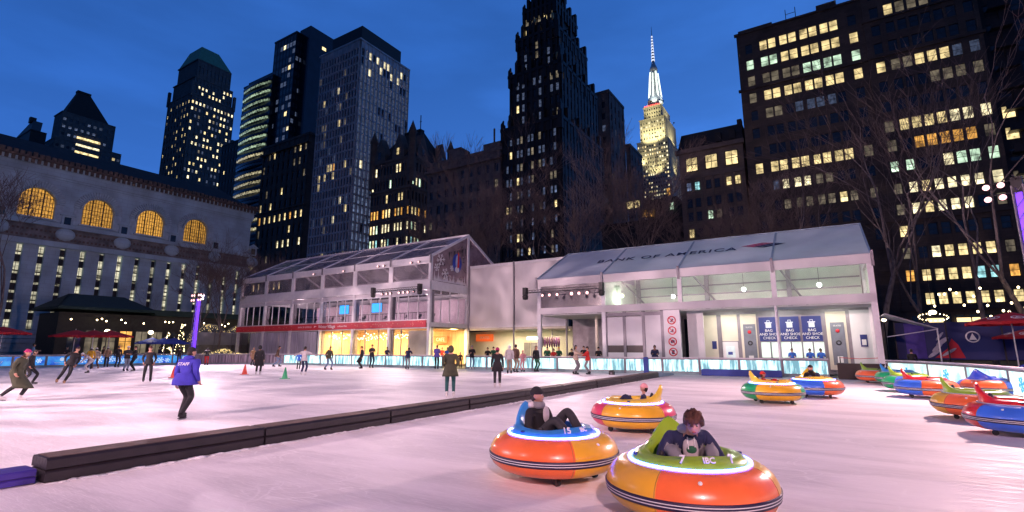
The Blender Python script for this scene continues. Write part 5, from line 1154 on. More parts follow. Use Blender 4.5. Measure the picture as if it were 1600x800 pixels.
def conetree(px,py,H,lb,z0=0,em=4):
    q,_=onp(px,py,-64); r=thing('lit_christmas_tree',lb,'christmas tree',-64,q,z0,0,'small lit trees by the kiosks'); m=MB(); rs=random.Random(px)
    m.lathe([(.55,.3),(.05,H)],14); m.tube((0,0,0),(0,0,.4),.06); m.build('foliage',mat('fir_green',(.05,.06,.03),.9),r); l=MB()
    for k in range(90): t=rs.random(); a=rs.uniform(0,6.28); rr=.57*(1-t)+.05; l.ell((rr*math.cos(a),rr*math.sin(a),.3+(H-.3)*t),(.03,.03,.03),5,4)
    l.build('fairy_lights','bulb',r)
conetree(281,545,4.4,'slim golden lit christmas tree just left of the purple light tower'); conetree(261,545,3.4,'smaller golden lit christmas tree behind the blue umbrellas')
# ---------------------------------------------------------------- light towers
def tower(label,p,q,H,sleeve,heads=True,rz=0,w_=.24):
    r=thing('light_tower',label,'light tower',p,q,0,rz); m=MB()
    for x in(-w_,w_):
        for y in(-w_,w_): m.tube((x,y,0),(x,y,H),.03,n=6)
    n=int(H/.5)
    for k in range(n):
        z0=H*k/n;z1=H*(k+1)/n
        for s_ in(-w_,w_): m.tube((-w_,s_,z0),(w_,s_,z1),.014,n=4,cap=False); m.tube((s_,-w_,z0),(s_,w_,z1),.014,n=4,cap=False)
    m.box(-.5,.5,-.5,.5,0,.05); m.build('truss_column','grey',r)
    if sleeve:
        m=MB(); m.box(-w_*.6,w_*.6,-w_*.6,w_*.6,.1,H-.1); m.build('lit_sleeve','sleeve',r)
    m=MB()
    for z in(H-.25,H+.25): m.tube((-.95,0,z),(.95,0,z),.03); m.tube((0,-.95,z),(0,.95,z),.03)
    m.box(-w_,w_,-w_,w_,H-.3,H+.35); m.build('crossbar','dark',r)
    for k,(x,z) in enumerate([(x,z) for z in(H-.42,H+.1) for x in(-.9,-.45,.45,.9)]):
        m=MB(); m.ell((x,-.12,z),(.13,.16,.13),10,7); m.tube((x,0,z),(x,0,z+.2),.02); h=m.build('floodlight','dark',r); m=MB(); m.ell((x,-.27,z-.02),(.12,.05,.12),10,7); m.build('lens','lens9',h)
    return r
ms=mat('lit_purple_sleeve',(.2,.08,.6),.5,em=(.20,.05,1),es=1.25,var=.35,scale=1.4,stretch=(1,1,.6)); M['sleeve']=ms
tower('slim purple glowing light tower with eight pink floodlights behind the grey boards',-56.9,28.0,7.1,True)
tower('purple light tower with pink floodlights at the right edge of the picture',7.0,27.7,8.2,True,rz=-20,w_=.17)
for p,q,lb in((7,-9.6,'added unseen light tower behind the photographer, on the right'),(-30,-6.8,'added unseen light tower behind the photographer, far to the left'),(-12,-9.8,'added unseen light tower behind the photographer, in the middle')): tower(lb,p,q,9.2,True,rz=180)  # unseen towers added to carry the fill floodlights
# ---------------------------------------------------------------- right side beyond the boards
r=thing('banner_fence','long dark blue printed banner fence behind the right end boards','banner fence',3.8,45); 
m=MB(); m.box(0,26,0,.05,.9,3.4); bn=m.build('banner',mat('navy_print',(.012,.018,.10),.6,em=(.02,.03,.3),es=.04,var=.35,scale=.5),r)
m=MB()
for k in range(10): m.box(k*2.8-.04,k*2.8+.04,-.06,.11,0,3.5)
m.each('post','dark',r)
u=lambda px,q=45:onq(px,540,q)[0]-3.8
m=MB(); m.box(u(1416),u(1447),-.012,-.002,.95,3.35); m.build('purple_print',mat('violet_print',(.07,.04,.28),.6,em=(.10,.05,.5),es=.05,var=.3),bn)
m=MB(); c=u(1473); m.poly([(c-.5,-.02,1.0),(c+1.1,-.02,1.0),(c+.8,-.02,1.9),(c+.5,-.02,2.3),(c+.2,-.02,1.6)],(0,.01,0)); m.build('red_print','redink',bn)
m=MB()
for (dx,z,a,b) in((-.5,1.3,.35,.14),(-.3,1.7,.3,.15),(0,2.1,.35,.17),(.3,1.4,.4,.11),(-.1,2.45,.22,.12)): m.poly([(c+dx+a*math.cos(t),-.03,z+b*math.sin(t)+.25*(math.cos(t))) for t in [math.pi*i/8 for i in range(16)]],(0,.01,0))
m.build('white_print',mat('soft_white_print',(.5,.5,.6),.6,var=.3),bn)
m=MB(); m.lathe([(.30,0),(.38,0),(.38,.01),(.30,.01)],24); m.poly([(-.2,-.2,0),(.2,-.2,0),(0,.24,0)],(0,0,.01)); k=m.build('round_print','lettering',bn); k.matrix_local=face_mtx(u(1522),-.01,2.4)
p,z=onq(1562,515,36.5); umbrella('patio_umbrella','large red umbrella with round white print behind the right end boards',p+.5,36.5,3.55,1.9,'redc','red patio umbrellas on the right',0,True)
p,z=onq(1612,535,44); umbrella('patio_umbrella','smaller red umbrella behind the large one at the right edge',p,44,2.9,1.8,'redc','red patio umbrellas on the right',20,True)
# blue seats in rows behind the boards
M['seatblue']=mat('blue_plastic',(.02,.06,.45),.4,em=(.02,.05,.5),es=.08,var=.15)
seat0=None
for row in range(3):
    for k in range(9):
        p=7.2+row*.4+k*.95; q=31.5+row*1.6
        lb='blue plastic chair in the rows of seats behind the right end boards'
        if seat0 is None:
            r=thing('blue_chair',lb,'chair',p,q,0,0,'blue chairs behind the right end boards'); m=MB(); m.box(-.22,.22,-.22,.22,.43,.47); m.build('seat','seatblue',r); m=MB(); m.box(-.22,.22,.18,.23,.5,.88); m.build('backrest','seatblue',r)
            for a in(-.19,.19):
                for b in(-.19,.19): m=MB(); m.tube((a,b,0),(a*.9,b*.9,.43),.015); m.build('leg','grey',r)
            seat0=r
        else:
            r=copy_tree(seat0); r.location=W(p,q); r.rotation_euler=(0,0,-GA+R(random.Random(k+row*9).uniform(-25,25)))
p0_=onq(1312,556,36.9)[0]; p1_=onq(1374,556,36.9)[0]; r=thing('rope_barrier','thin red rope barrier between two posts at the right corner of the bank tent','rope barrier',p0_,36.9); m=MB(); m.path([(0,0,1.1),((p1_-p0_)/2,0,1.04),(p1_-p0_,0,1.1)],[.02]*3,6); m.build('rope','redink',r)
for x_ in(0,p1_-p0_): m=MB(); m.tube((x_,0,0),(x_,0,1.15),.03); m.lathe([(0,0),(.16,0),(.15,.03),(0,.04)],14,(x_,0,0)); m.build('post','dark',r)
r=thing('awning','small white triangular awning beside the right end of the bank tent','awning',2.7,36.2); m=MB(); m.poly([(0,0,3.6),(0,4.5,3.6),(2.6,2.2,2.75)],(0,0,.06)); m.build('canopy','fabric',r); m=MB(); m.tube((2.55,2.2,0),(2.55,2.2,2.8),.035); m.bar((0,0,2.3),(2.55,2.2,2.75),.05,.05); m.build('pole','white',r)
r=thing('counter_table','low white table with bags in front of the banner fence','table',*onq(1402,550,38)[:1],38); m=MB(); m.box(-.9,.9,-.35,.35,.78,.83); m.build('tabletop','white',r)
for a in(-.8,.8): m=MB(); m.box(a-.03,a+.03,-.3,.3,0,.78); m.build('leg','grey',r)
for k,(px,lb) in enumerate(((1381,'bright lamp under the dark trees right of the bank tent, left one'),(1411,'bright lamp right of the bank tent, right one with a round shade'))):
    p,z=onq(px,500,50); r=thing('globe_lamp',lb,'lamp',p,50,0,0,'globe lamps in the garden'); m=MB(); m.tube((0,0,0),(0,0,z-.2),.05); m.each('post','dark',r); m=MB(); m.ell((0,0,z),(.17,.17,.12),12,8); m.build('globe','bulb',r)
p,z=onq(1457,488,48); r=thing('ring_chandelier','glowing ring of small bulbs around a bright white lamp before the lit shops','chandelier',p,48,z)
m=MB(); m.ell((0,0,0),(.24,.24,.15),14,8); m.build('lamp_body','bulb',r); m=MB(); m.tube((0,0,.3),(0,0,5),.02); m.lathe([(.85,-.40),(.87,-.36),(.85,-.32)],24); m.build('hoop','dark',r)
for k in range(20):
    t=2*math.pi*k/20; m=MB(); m.ell((.85*math.cos(t),.85*math.sin(t)*.9,-.35+.3*math.sin(t)),(.035,.035,.035),8,6); m.build('bulb','bulb',r)
string_bulbs('string of warm bulbs hung between the dark trees above the banner fence',3.8+u(1468),47,z+1.9,6.5,20,2.6,77,rad=.07)
string_bulbs('string of warm bulbs over the red umbrella at the right edge',3.8+u(1540),46,z+1.2,5.5,9,1.2,78,rad=.07)
p,z=onq(1318,347,60); 
# ---------------------------------------------------------------- bare winter trees
M['twig']=mat('twig_bark',(.19,.145,.135),.9,var=.3,scale=4)
def treemeshes(seed,H=16,lean=.05,fork=.33,spread=.55,maxd=6):
    rs=random.Random(seed); t=MB(); c=MB()
    def grow(p,d,L,r,depth):
        n=3 if depth<3 else 2; pts=[p]; rr=[r]
        for i in range(n):
            d=(d+Vector((rs.gauss(0,.13),rs.gauss(0,.13),rs.gauss(.03,.06)))).normalized(); p=p+d*L/n; pts.append(p); rr.append(r*(1-.38*(i+1)/n))
        mb=t if depth<3 else c; mb.path(pts,rr,{0:10,1:8,2:6,3:4}.get(depth,3))
        if depth>=maxd: return
        k=rs.choice([2,3]) if depth<1 else rs.choice([3,4,4] if maxd>5 else [2,3,3])
        for j in range(k):
            a=rs.uniform(0,6.28); s=spread*(.5 if depth==0 else 1)*rs.uniform(.6,1.25); ax=Vector((math.cos(a),math.sin(a),0)); nd=(d+ax*s+Vector((0,0,.12))).normalized()
            st=pts[-1] if (j==0 or depth==0) else pts[rs.randrange(1,len(pts))].lerp(pts[-1],rs.random())
            grow(st,nd,L*rs.uniform(.58,.86)*(1.25 if depth==0 else 1),max(.013 if depth>1 else .03,rr[-1]*(.80 if j==0 else rs.uniform(.5,.72))),depth+1)
    grow(Vector((0,0,-.05)),Vector((lean,0,1)).normalized(),H*fork,H*.0115,0)
    return t,c
TREES=[treemeshes(*a) for a in ((1,16,.05,.32,.55),(2,16,-.08,.42,.42),(3,16,.0,.30,.62),(5,16,.12,.36,.5),(8,16,.03,.36,.5,5),(9,16,-.04,.40,.6,5))]
TM=[]
def tree(label,px,q,H,kind,rz,group='bare trees around the rink',onplane=None):
    p=onq(px,480,q)[0] if onplane is None else onplane
    r=thing('bare_tree',label,'tree',p,q,0,rz,group); r.scale=(H/16*1.08,)*3
    if len(TM)<=0:
        for t,c in TREES:
            a=t.build('trunk','bark'); b=c.build('crown','twig'); TM.append((a.data,b.data)); bpy.data.objects.remove(a); bpy.data.objects.remove(b)
    for nm,me in zip(('trunk','crown'),TM[kind]):
        o=bpy.data.objects.new(nm,me); S.collection.objects.link(o); o.parent=r
    return r
for a in (("bare tree rising behind the left end of the pavilion roof",470,60,15,0,10),
 ("bare tree behind the middle of the pavilion roof",590,64,15,2,80),
 ("bare tree just left of the pavilion gable peak, in front of the low stone building",700,58,18,0,140),
 ("bare tree right behind the pavilion gable peak",745,60,20,1,30),
 ("bare tree above the white fabric wall, in front of the black skyscraper's left side",805,58,18,2,200),
 ("tall bare tree in front of the middle of the black skyscraper",850,62,21,3,260),
 ("bare tree above the left edge of the bank tent roof",905,58,19,0,300),
 ("bare tree with wide crown in front of the grey blocky building",955,62,21,2,20),
 ("bare tree behind the bank lettering, below the skyscraper with the spire",1010,58,16,1,100),
 ("thin bare tree in front of the brown stone building with three lit windows",1090,64,16,3,190),
 ("bare tree at the left corner of the huge office block",1190,60,15,0,60),
 ("wide bare tree in front of the left half of the office block",1245,58,17,5,330),
 ("bare tree behind the fourth panel of the bank tent roof",1300,62,16,2,130),
 ("tall forked pale trunked tree standing just right of the bank tent",1372,52,22,4,0),
 ("dark bare tree between the bank tent and the ring chandelier",1425,56,17,5,220),
 ("dark bare tree directly behind the ring chandelier",1478,54,16,4,95),
 ("bare tree left of the purple tower at the right edge",1545,52,17,5,20),
 ("bare tree cut by the right edge of the picture",1610,50,18,4,170)):
    tree(*a)
for lb,px,pp,H,k,rz in (("bare tree in front of the fourth arched library window",300,-66,11,2,0),("bare tree between the fourth and fifth arched library windows",340,-63,11,0,50),("bare tree nearest the left end of the pavilion, in front of the library",368,-64,11,4,200),("bare tree in front of the library's blank corner wall",390,-70,12,3,90),("bare tree at the left edge of the picture in front of the library",-8,-66,16,3,300),("small bare tree behind the blue umbrellas",240,-74,7,5,120)):
    q,_=onp(px,500,pp); tree(lb,0,q,H,k,rz,onplane=pp)
# clipped hedge mass behind the tents
# ---------------------------------------------------------------- traffic cones
def cone(label,px,py,col,h=.62):
    r=thing('traffic_cone',label,'cone',*gr(px,py),0,0,'traffic cones on the ice'); m=MB(); m.lathe([(.16,.03),(.03,h),(.0,h+.005)],16); m.build('cone_body',col,r); m=MB(); m.box(-.19,.19,-.19,.19,0,.03); m.build('base',col,r)
M['conered']=mat('cone_red',(.65,.06,.03),.5,var=.1); M['conegreen']=mat('cone_green',(.02,.28,.12),.5,var=.1)
cone('red traffic cone on the ice beside the person in the blue staff jacket',271,590,'conered'); cone('red traffic cone left of the person in the long black coat',382,585,'conered'); cone('green traffic cone, the only green one',445,592,'conegreen')
r=thing('small_speaker','small black box lying on the ice beside the divider near the far boards','speaker',*gr(956,585.5)); m=MB(); m.box(-.16,.16,-.12,.12,0,.2); m.poly([(-.16,-.12,.2),(.16,-.12,.2),(.12,.0,.3),(-.12,.0,.3)],(0,.1,0)); m.build('housing','black',r); m=MB(); m.lathe([(0,0),(.08,0),(.08,.01)],14); o=m.build('grille','grey',r); o.matrix_local=face_mtx(0,-.125,.1)
# ---------------------------------------------------------------- ice bumper cars
def vinyl(name,c): 
    m=mat(name,c,.30,var=.14,scale=2.5,coat=.35,bump=.10,bscale=5); return m
COL={'orange':(.90,.17,.045),'yellow':(.88,.47,.03),'pink':(.80,.06,.14),'blue':(.05,.17,.75),'green':(.02,.36,.12),'red':(.68,.02,.02),'lime':(.30,.50,.03),'sky':(.05,.28,.70),'royal':(.02,.07,.55),'lemon':(.90,.60,.05)}
for k,c in COL.items(): M['v_'+k]=vinyl(k+'_vinyl',c)
M['led']=mat('led_ring_glow',(.5,.7,1),.4,em=(.045,.085,1),es=30,var=0); M['ledoff']=mat('clear_led_ring',(.45,.5,.6),.25,var=0)
TUBE=[(.60,.600),(.66,.612),(.74,.600),(.81,.565),(.875,.505),(.915,.43),(.93,.36),(.918,.285),(.88,.215),(.81,.155),(.72,.12),(.60,.105),(.45,.10)]
def rimz(d): # d: degrees away from the back
    d=abs(d); return .055+.33*math.exp(-(d/25)**1.45)+.07*math.exp(-((d-75)/40)**2)*.5+.055*max(0,math.cos(R(d)-math.pi))**2
def car(label,p,q,head,c1,c2,bnd,tub,num=None,lit=False,S_=.98):
    """head: direction the car faces; 0 = towards the camera, 90 = to the right. bnd: colour seam, degrees from the camera side."""
    pos=W(p,q); to=math.atan2(-pos.x,pos.y) # rz that turns -y to the camera
    cam_a=math.atan2(-pos.y,-pos.x); ha=cam_a+R(head)
    r=thing('bumper_car',label,'bumper car',p,q,0,0,'inflatable ice bumper cars'); r.rotation_euler=(0,0,ha); r.scale=(S_,)*3
    ba=cam_a+R(bnd)-ha; N=96
    def side(i): 
        a=(2*math.pi*(i+.5)/N-ba)/(math.pi/2); return int(math.floor(a))%2
    m=MB(); m.lathe(TUBE,N,mf=lambda i,j: side(i)); m.build('inflated_tube',['v_'+c2,'v_'+c1],r)
    bd=MB()
    def rad(z):
        for (r0,z0),(r1,z1) in zip(TUBE,TUBE[1:]):
            if z1<=z<=z0: return r0+(r1-r0)*(z0-z)/(z0-z1)
    pr=[]
    for z,mi in((.372,0),(.352,0),(.348,1),(.338,1),(.334,0),(.322,0),(.318,1),(.308,1),(.304,0),(.284,0)): pr.append((rad(z)+.012,z))
    mk=[0,0,1,0,0,0,1,0,0]; bd.lathe([(rad(.372),.374)]+pr+[(rad(.284),.282)],N,mf=lambda i,j: 1 if j in(3,7) else 0); bd.build('bumper_stripe',[M.setdefault('stripe',mat('dark_stripe',(.02,.012,.05),.5,var=0)),'lettering'],r)
    sm=MB()
    for k in range(4):
        a=ba+math.pi/2*k; sm=MB(); sm.path([((rr+.001)*math.cos(a),(rr+.001)*math.sin(a),z) for rr,z in TUBE[1:11]],[.004]*10,5); sm.build('weld_seam',M.setdefault('seamm',mat('welded_seam',(.45,.20,.05),.4,var=0)),r)
    for a in(ba+.5,ba+2.4,ba+4.0): m=MB(); m.lathe([(0,0),(.022,0),(.022,.008),(.012,.014),(0,.014)],12); o=m.build('air_valve','lettering',r); rr=.845; o.matrix_local=Matrix.Rotation(a,4,'Z')@Matrix.Translation((rr,0,.542))@Matrix.Rotation(R(42),4,'Y')
    # led ring
    m=MB(); m.lathe([(.66+.012*math.cos(t),.620+.012*math.sin(t)) for t in [2*math.pi*k/10 for k in range(11)]],72); m.build('led_ring','led' if lit else 'ledoff',r)
    # moulded cockpit shell with a fin shaped backrest
    M_=72; vs=[]; prof=9; m=MB()
    for i in range(M_):
        a=2*math.pi*i/M_; d=math.degrees(a)-180; h=rimz(d); back=math.exp(-(d/34)**2); fr=max(0,math.cos(a))
        ro=.50+.15*back-.02*fr; top=.615+h
        P=[(.635,.612),(.625,.63),(.58+.05*back,.66+h*.25),(ro+.02,.63+h*.7),(ro,top-.012),(ro-.02,top),(ro-.05,top-.01),(ro-.085,.60+h*.45),(.44,.50),(.40,.36),(.0,.34)]
        for rr,z in P: vs.append((rr*math.cos(a),rr*math.sin(a),z))
    k=11; fs=[(i*k+j,((i+1)%M_)*k+j,((i+1)%M_)*k+j+1,i*k+j+1) for i in range(M_) for j in range(k-1)]
    m.add(vs,fs,0,True); tb=m.build('cockpit_shell','v_'+tub,r)
    m=MB(); m.ell((-.26,0,.40),(.24,.30,.10),16,8); m.ell((-.43,0,.60),(.06,.20,.22),14,8); m.build('seat','black',r)
    m=MB(); m.lathe([(0,0),(.035,0),(.035,.006),(0,.006)],14); o=m.build('headrest_badge','lettering',tb); o.matrix_local=Matrix.Translation((-.655,0,.93))@Matrix.Rotation(R(-90),4,'Y')
    for s_ in(-1,1):
        m=MB(); m.tube((.05,s_*.36,.42),(.10,s_*.34,.66),.018,n=8); m.ell((.10,s_*.34,.68),(.03,.03,.04),10,6); m.build('joystick','black',r)
        m=MB(); m.lathe([(0,0),(.03,0),(.03,.02),(0,.02)],12,(0,s_*.595,.66)); m.build('side_knob','ink',tb)
    for a in(40,140,220,320):
        x,y=.58*math.cos(R(a)),.58*math.sin(R(a)); m=MB(); m.tube((x,y-.025,.055),(x,y+.025,.055),.055,n=14); m.box(x-.035,x+.035,y-.045,y-.028,.05,.14); m.box(x-.035,x+.035,y+.028,y+.045,.05,.14); m.box(x-.05,x+.05,y-.05,y+.05,.13,.15); m.build('caster','black',r)
    m=MB(); m.lathe([(0,.11),(.52,.11),(.50,.155),(0,.16)],24); m.build('underbody','black',r)
    if num:
        for s,da,sz in((num,-26,.125),('IBC',0,.085),(num,26,.125)):
            a=R(da); n=Vector((.82,0,.57)).normalized(); m4=Matrix.Rotation(a,4,'Z')@Matrix.Translation((.595,0,.708))@Matrix(((0,-n.z,n.x,0),(1,0,0,0),(0,n.x,n.z,0),(0,0,0,1)))
            text('number',s,sz,'lettering',tb,m4,bold=.002)
    return r
CARS={}
def cc(key,label,px,py,*a,**k):
    pq_=gr(px,py,.37); CARS[key]=car(label,*pq_,*a,**k)
cc(7,'nearest bumper car, yellow and orange tube with lime cockpit numbered 7 and glowing ring',1077,746,20,'yellow','orange',-22,'lime','7',True,S_=.915)
cc(15,'orange and yellow bumper car with blue cockpit numbered 15, left of the nearest one',865,698,44,'orange','yellow',16,'sky','15',True,S_=.93)
cc('y','pink and yellow glowing bumper car seen from the side, just beyond the two nearest cars',989,643,-98,'pink','yellow',-47,'lemon',None,True,S_=.94)
cc('g','green and yellow glowing bumper car with a yellow fin and a rider in red',1207,610,104,'green','yellow',-32,'lemon',None,True)
cc('b','blue and orange glowing bumper car whose rider wears black, beside the green and yellow one',1272,603,12,'blue','orange',20,'lemon',None,True)
cc('a','parked orange bumper car with lime fin, farthest and leftmost of the parked row',1371,586,94,'yellow','orange',-80,'lime')
cc('a2','parked bumper car with green tube and blue fin, mostly hidden behind the others',1404,589,88,'green','green',0,'sky')
cc('c','parked blue bumper car with lime fin, third from the far end of the row',1422,597,92,'blue','green',60,'lime')
cc('d','parked blue and orange bumper car with a red pointed fin, middle of the row',1447,604,94,'blue','orange',-8,'red')
cc('e','parked bumper car with big royal blue fin and orange tube, behind the lime finned one',1548,604,150,'blue','orange',-62,'royal')
cc('f','parked yellow and orange bumper car with lime pointed fin, second nearest of the parked row',1528,630,92,'yellow','orange',-42,'lime')
cc('h','parked red and blue bumper car with red fin, nearest of the parked row',1598,650,92,'red','blue',-47,'red')
# ---------------------------------------------------------------- people
def cloth(name,c,rough=.85): return mat(name,c,rough,var=.2,scale=7,bump=.35,bscale=14)
CL={'black':(.012,.012,.016),'charcoal':(.03,.03,.035),'navy':(.015,.02,.07),'staffblue':(.045,.04,.42),'olive':(.055,.06,.035),'green':(.02,.12,.06),'teal':(.01,.07,.075),'grey':(.22,.22,.24),'ltgrey':(.48,.46,.48),'jeans':(.14,.2,.33),'ltjeans':(.30,.36,.45),'tan':(.36,.22,.13),'beige':(.55,.44,.34),'yellow':(.75,.42,.03),'red':(.6,.03,.025),'pink':(.75,.35,.38),'magenta':(.48,.03,.17),'white':(.7,.68,.68),'brown':(.09,.05,.035),'khaki':(.35,.28,.2),'blue':(.03,.12,.5),'purple':(.10,.07,.35),'skyblue':(.3,.5,.65)}
for k,c in CL.items(): M['c_'+k]=cloth(k+'_cloth',c)
def skinmat(n,c):
    m=mat(n,c,.5,var=.08,scale=9); m.node_tree.nodes['Principled BSDF'].inputs['Subsurface Weight'].default_value=.08; return m
M['skin']=skinmat('fair_skin',(.55,.30,.21)); M['skin2']=skinmat('brown_skin',(.26,.13,.08))
M['hair_dark']=mat('dark_hair',(.018,.010,.008),.6,var=.3,scale=20,bump=.6,bscale=40); M['hair_brown']=mat('brown_hair',(.075,.026,.014),.6,var=.4,scale=18,bump=.8,bscale=30); M['lip']=mat('lips',(.35,.08,.08),.5,var=0); M['eye']=mat('eye_dark',(.02,.015,.015),.2,var=0); M['eyew']=mat('eye_white',(.6,.6,.6),.3,var=0); M['steel']=mat('blade_steel',(.5,.5,.52),.25,.9,var=0)
def V(*a): return Vector(a)
def lo(a,b): return V(a,b,.055)
# joints for a 1.75 m figure standing on blades: front is -y, x>0 is the figure's left hand
def pose(name,rs):
    j=dict(pel=V(0,0,.99),sp=V(0,.0,1.16),ch=V(0,0,1.38),nk=V(0,-.01,1.53),hd=V(0,-.02,1.67))
    def legs(l,r_,kl=None,kr=None):
        for s,f,k in((1,l,kl),(-1,r_,kr)):
            h=j['pel']+V(s*.095,0,-.05); n='L' if s>0 else 'R'; j['h'+n]=h; ft=V(*f); an=ft+V(0,.04,.13); mid=(h+an)/2; d=(an-h).length; bend=math.sqrt(max(0,.215-(d/2)**2)) if d<.927 else .02
            j['k'+n]=V(*k) if k else mid+V(s*.01,-bend-.02,0); j['a'+n]=an; j['f'+n]=ft
    def arms(l,r_):
        for s,(e,w_) in((1,l),(-1,r_)):
            n='L' if s>0 else 'R'; sh=j['ch']+V(s*.185,.01,.08); j['s'+n]=sh; j['e'+n]=sh+V(s*e[0],e[1],e[2]); j['w'+n]=j['e'+n]+V(s*w_[0],w_[1],w_[2])
    dn=((.06,.03,-.29),(.02,-.06,-.25))
    if name=='stand': arms(dn,dn); legs((.11,0,0),(-.11,.02,0))
    elif name=='wide': arms(((.10,.05,-.27),(-.06,-.10,-.22)),((.10,.05,-.27),(-.06,-.10,-.22))); legs((.145,0,0),(-.145,0,0))
    elif name=='skate':
        j['pel']=V(0,.05,.93); j['sp']=V(0,0,1.10); j['ch']=V(0,-.06,1.30); j['nk']=V(0,-.10,1.45); j['hd']=V(0,-.14,1.58); arms(dn,((.07,.08,-.27),(.02,-.12,-.22))); legs((.12,-.20,0),(-.14,.22,0))
    elif name=='glide':
        j['pel']=V(0,.08,.90); j['sp']=V(0,.0,1.06); j['ch']=V(0,-.10,1.25); j['nk']=V(0,-.15,1.39); j['hd']=V(0,-.20,1.51); arms(((.03,.12,-.26),(-.08,.14,-.16)),((.03,.12,-.26),(-.08,.14,-.16))); legs((.16,-.12,0),(-.16,.30,0))
    elif name=='arms':
        arms(((.24,-.05,-.14),(.23,-.04,-.10)),((.24,-.05,-.14),(.23,-.04,-.10))); legs((.15,-.05,0),(-.15,.1,0))
    elif name=='pockets': arms(((.09,.07,-.26),(-.10,-.16,-.16)),((.09,.07,-.26),(-.10,-.16,-.16))); legs((.12,0,0),(-.12,.05,0))
    elif name=='hold': arms(((.03,-.10,-.26),(-.05,-.22,.02)),((.03,-.10,-.26),(-.05,-.22,.02))); legs((.10,0,0),(-.10,.04,0))
    elif name=='reach': arms(((.04,-.16,-.22),(-.02,-.24,-.02)),((.04,-.20,-.18),(-.02,-.22,.04))); legs((.10,0,0),(-.10,.10,0))
    elif name=='bend':
        j['pel']=V(0,.22,.92); j['sp']=V(0,.08,1.04); j['ch']=V(0,-.14,1.16); j['nk']=V(0,-.27,1.24); j['hd']=V(0,-.38,1.30); arms(((.03,-.10,-.24),(0,-.16,-.16)),((.03,-.06,-.26),(0,-.14,-.18))); legs((.12,.02,0),(-.12,.1,0))
    elif name=='lean':   # leaning forward over the boards
        j['pel']=V(0,.25,.97); j['sp']=V(0,.12,1.12); j['ch']=V(0,-.06,1.30); j['nk']=V(0,-.17,1.42); j['hd']=V(0,-.27,1.50); arms(((.06,-.16,-.20),(-.02,-.24,.02)),((.06,-.16,-.20),(-.02,-.24,.02))); legs((.10,.18,0),(-.10,.32,0))
    elif name in('sit','sitlean'):
        f=.23 if name=='sitlean' else -.10
        z0=-.07 if name=='sit' else -.10; j['pel']=V(0,.24,.50+z0*.5); j['sp']=V(0,.22-f*.5,.67+z0); j['ch']=V(0,.19-f*1.0,.87+z0); j['nk']=V(0,.16-f*1.35,1.02+z0); j['hd']=V(0,.12-f*1.9,(1.15 if name=='sit' else 1.10)+z0)
        if name=='sit': arms(((.06,-.06,-.27),(-.04,-.20,-.06)),((.07,-.06,-.27),(-.05,-.20,-.05)))
        else: arms(((.12,-.05,-.22),(.04,-.20,-.09)),((.12,-.04,-.23),(.04,-.20,-.08)))
        for s,n in((1,'L'),(-1,'R')):
            j['h'+n]=j['pel']+V(s*.10,-.02,0); j['k'+n]=V(s*(.22 if name=='sitlean' else .14),-.16,(.72 if name=='sitlean' else (.90 if s>0 else .80))); j['a'+n]=V(s*.13,-.44,.55); j['f'+n]=V(s*.13,-.47,.47)
    return j
BODYCACHE={}
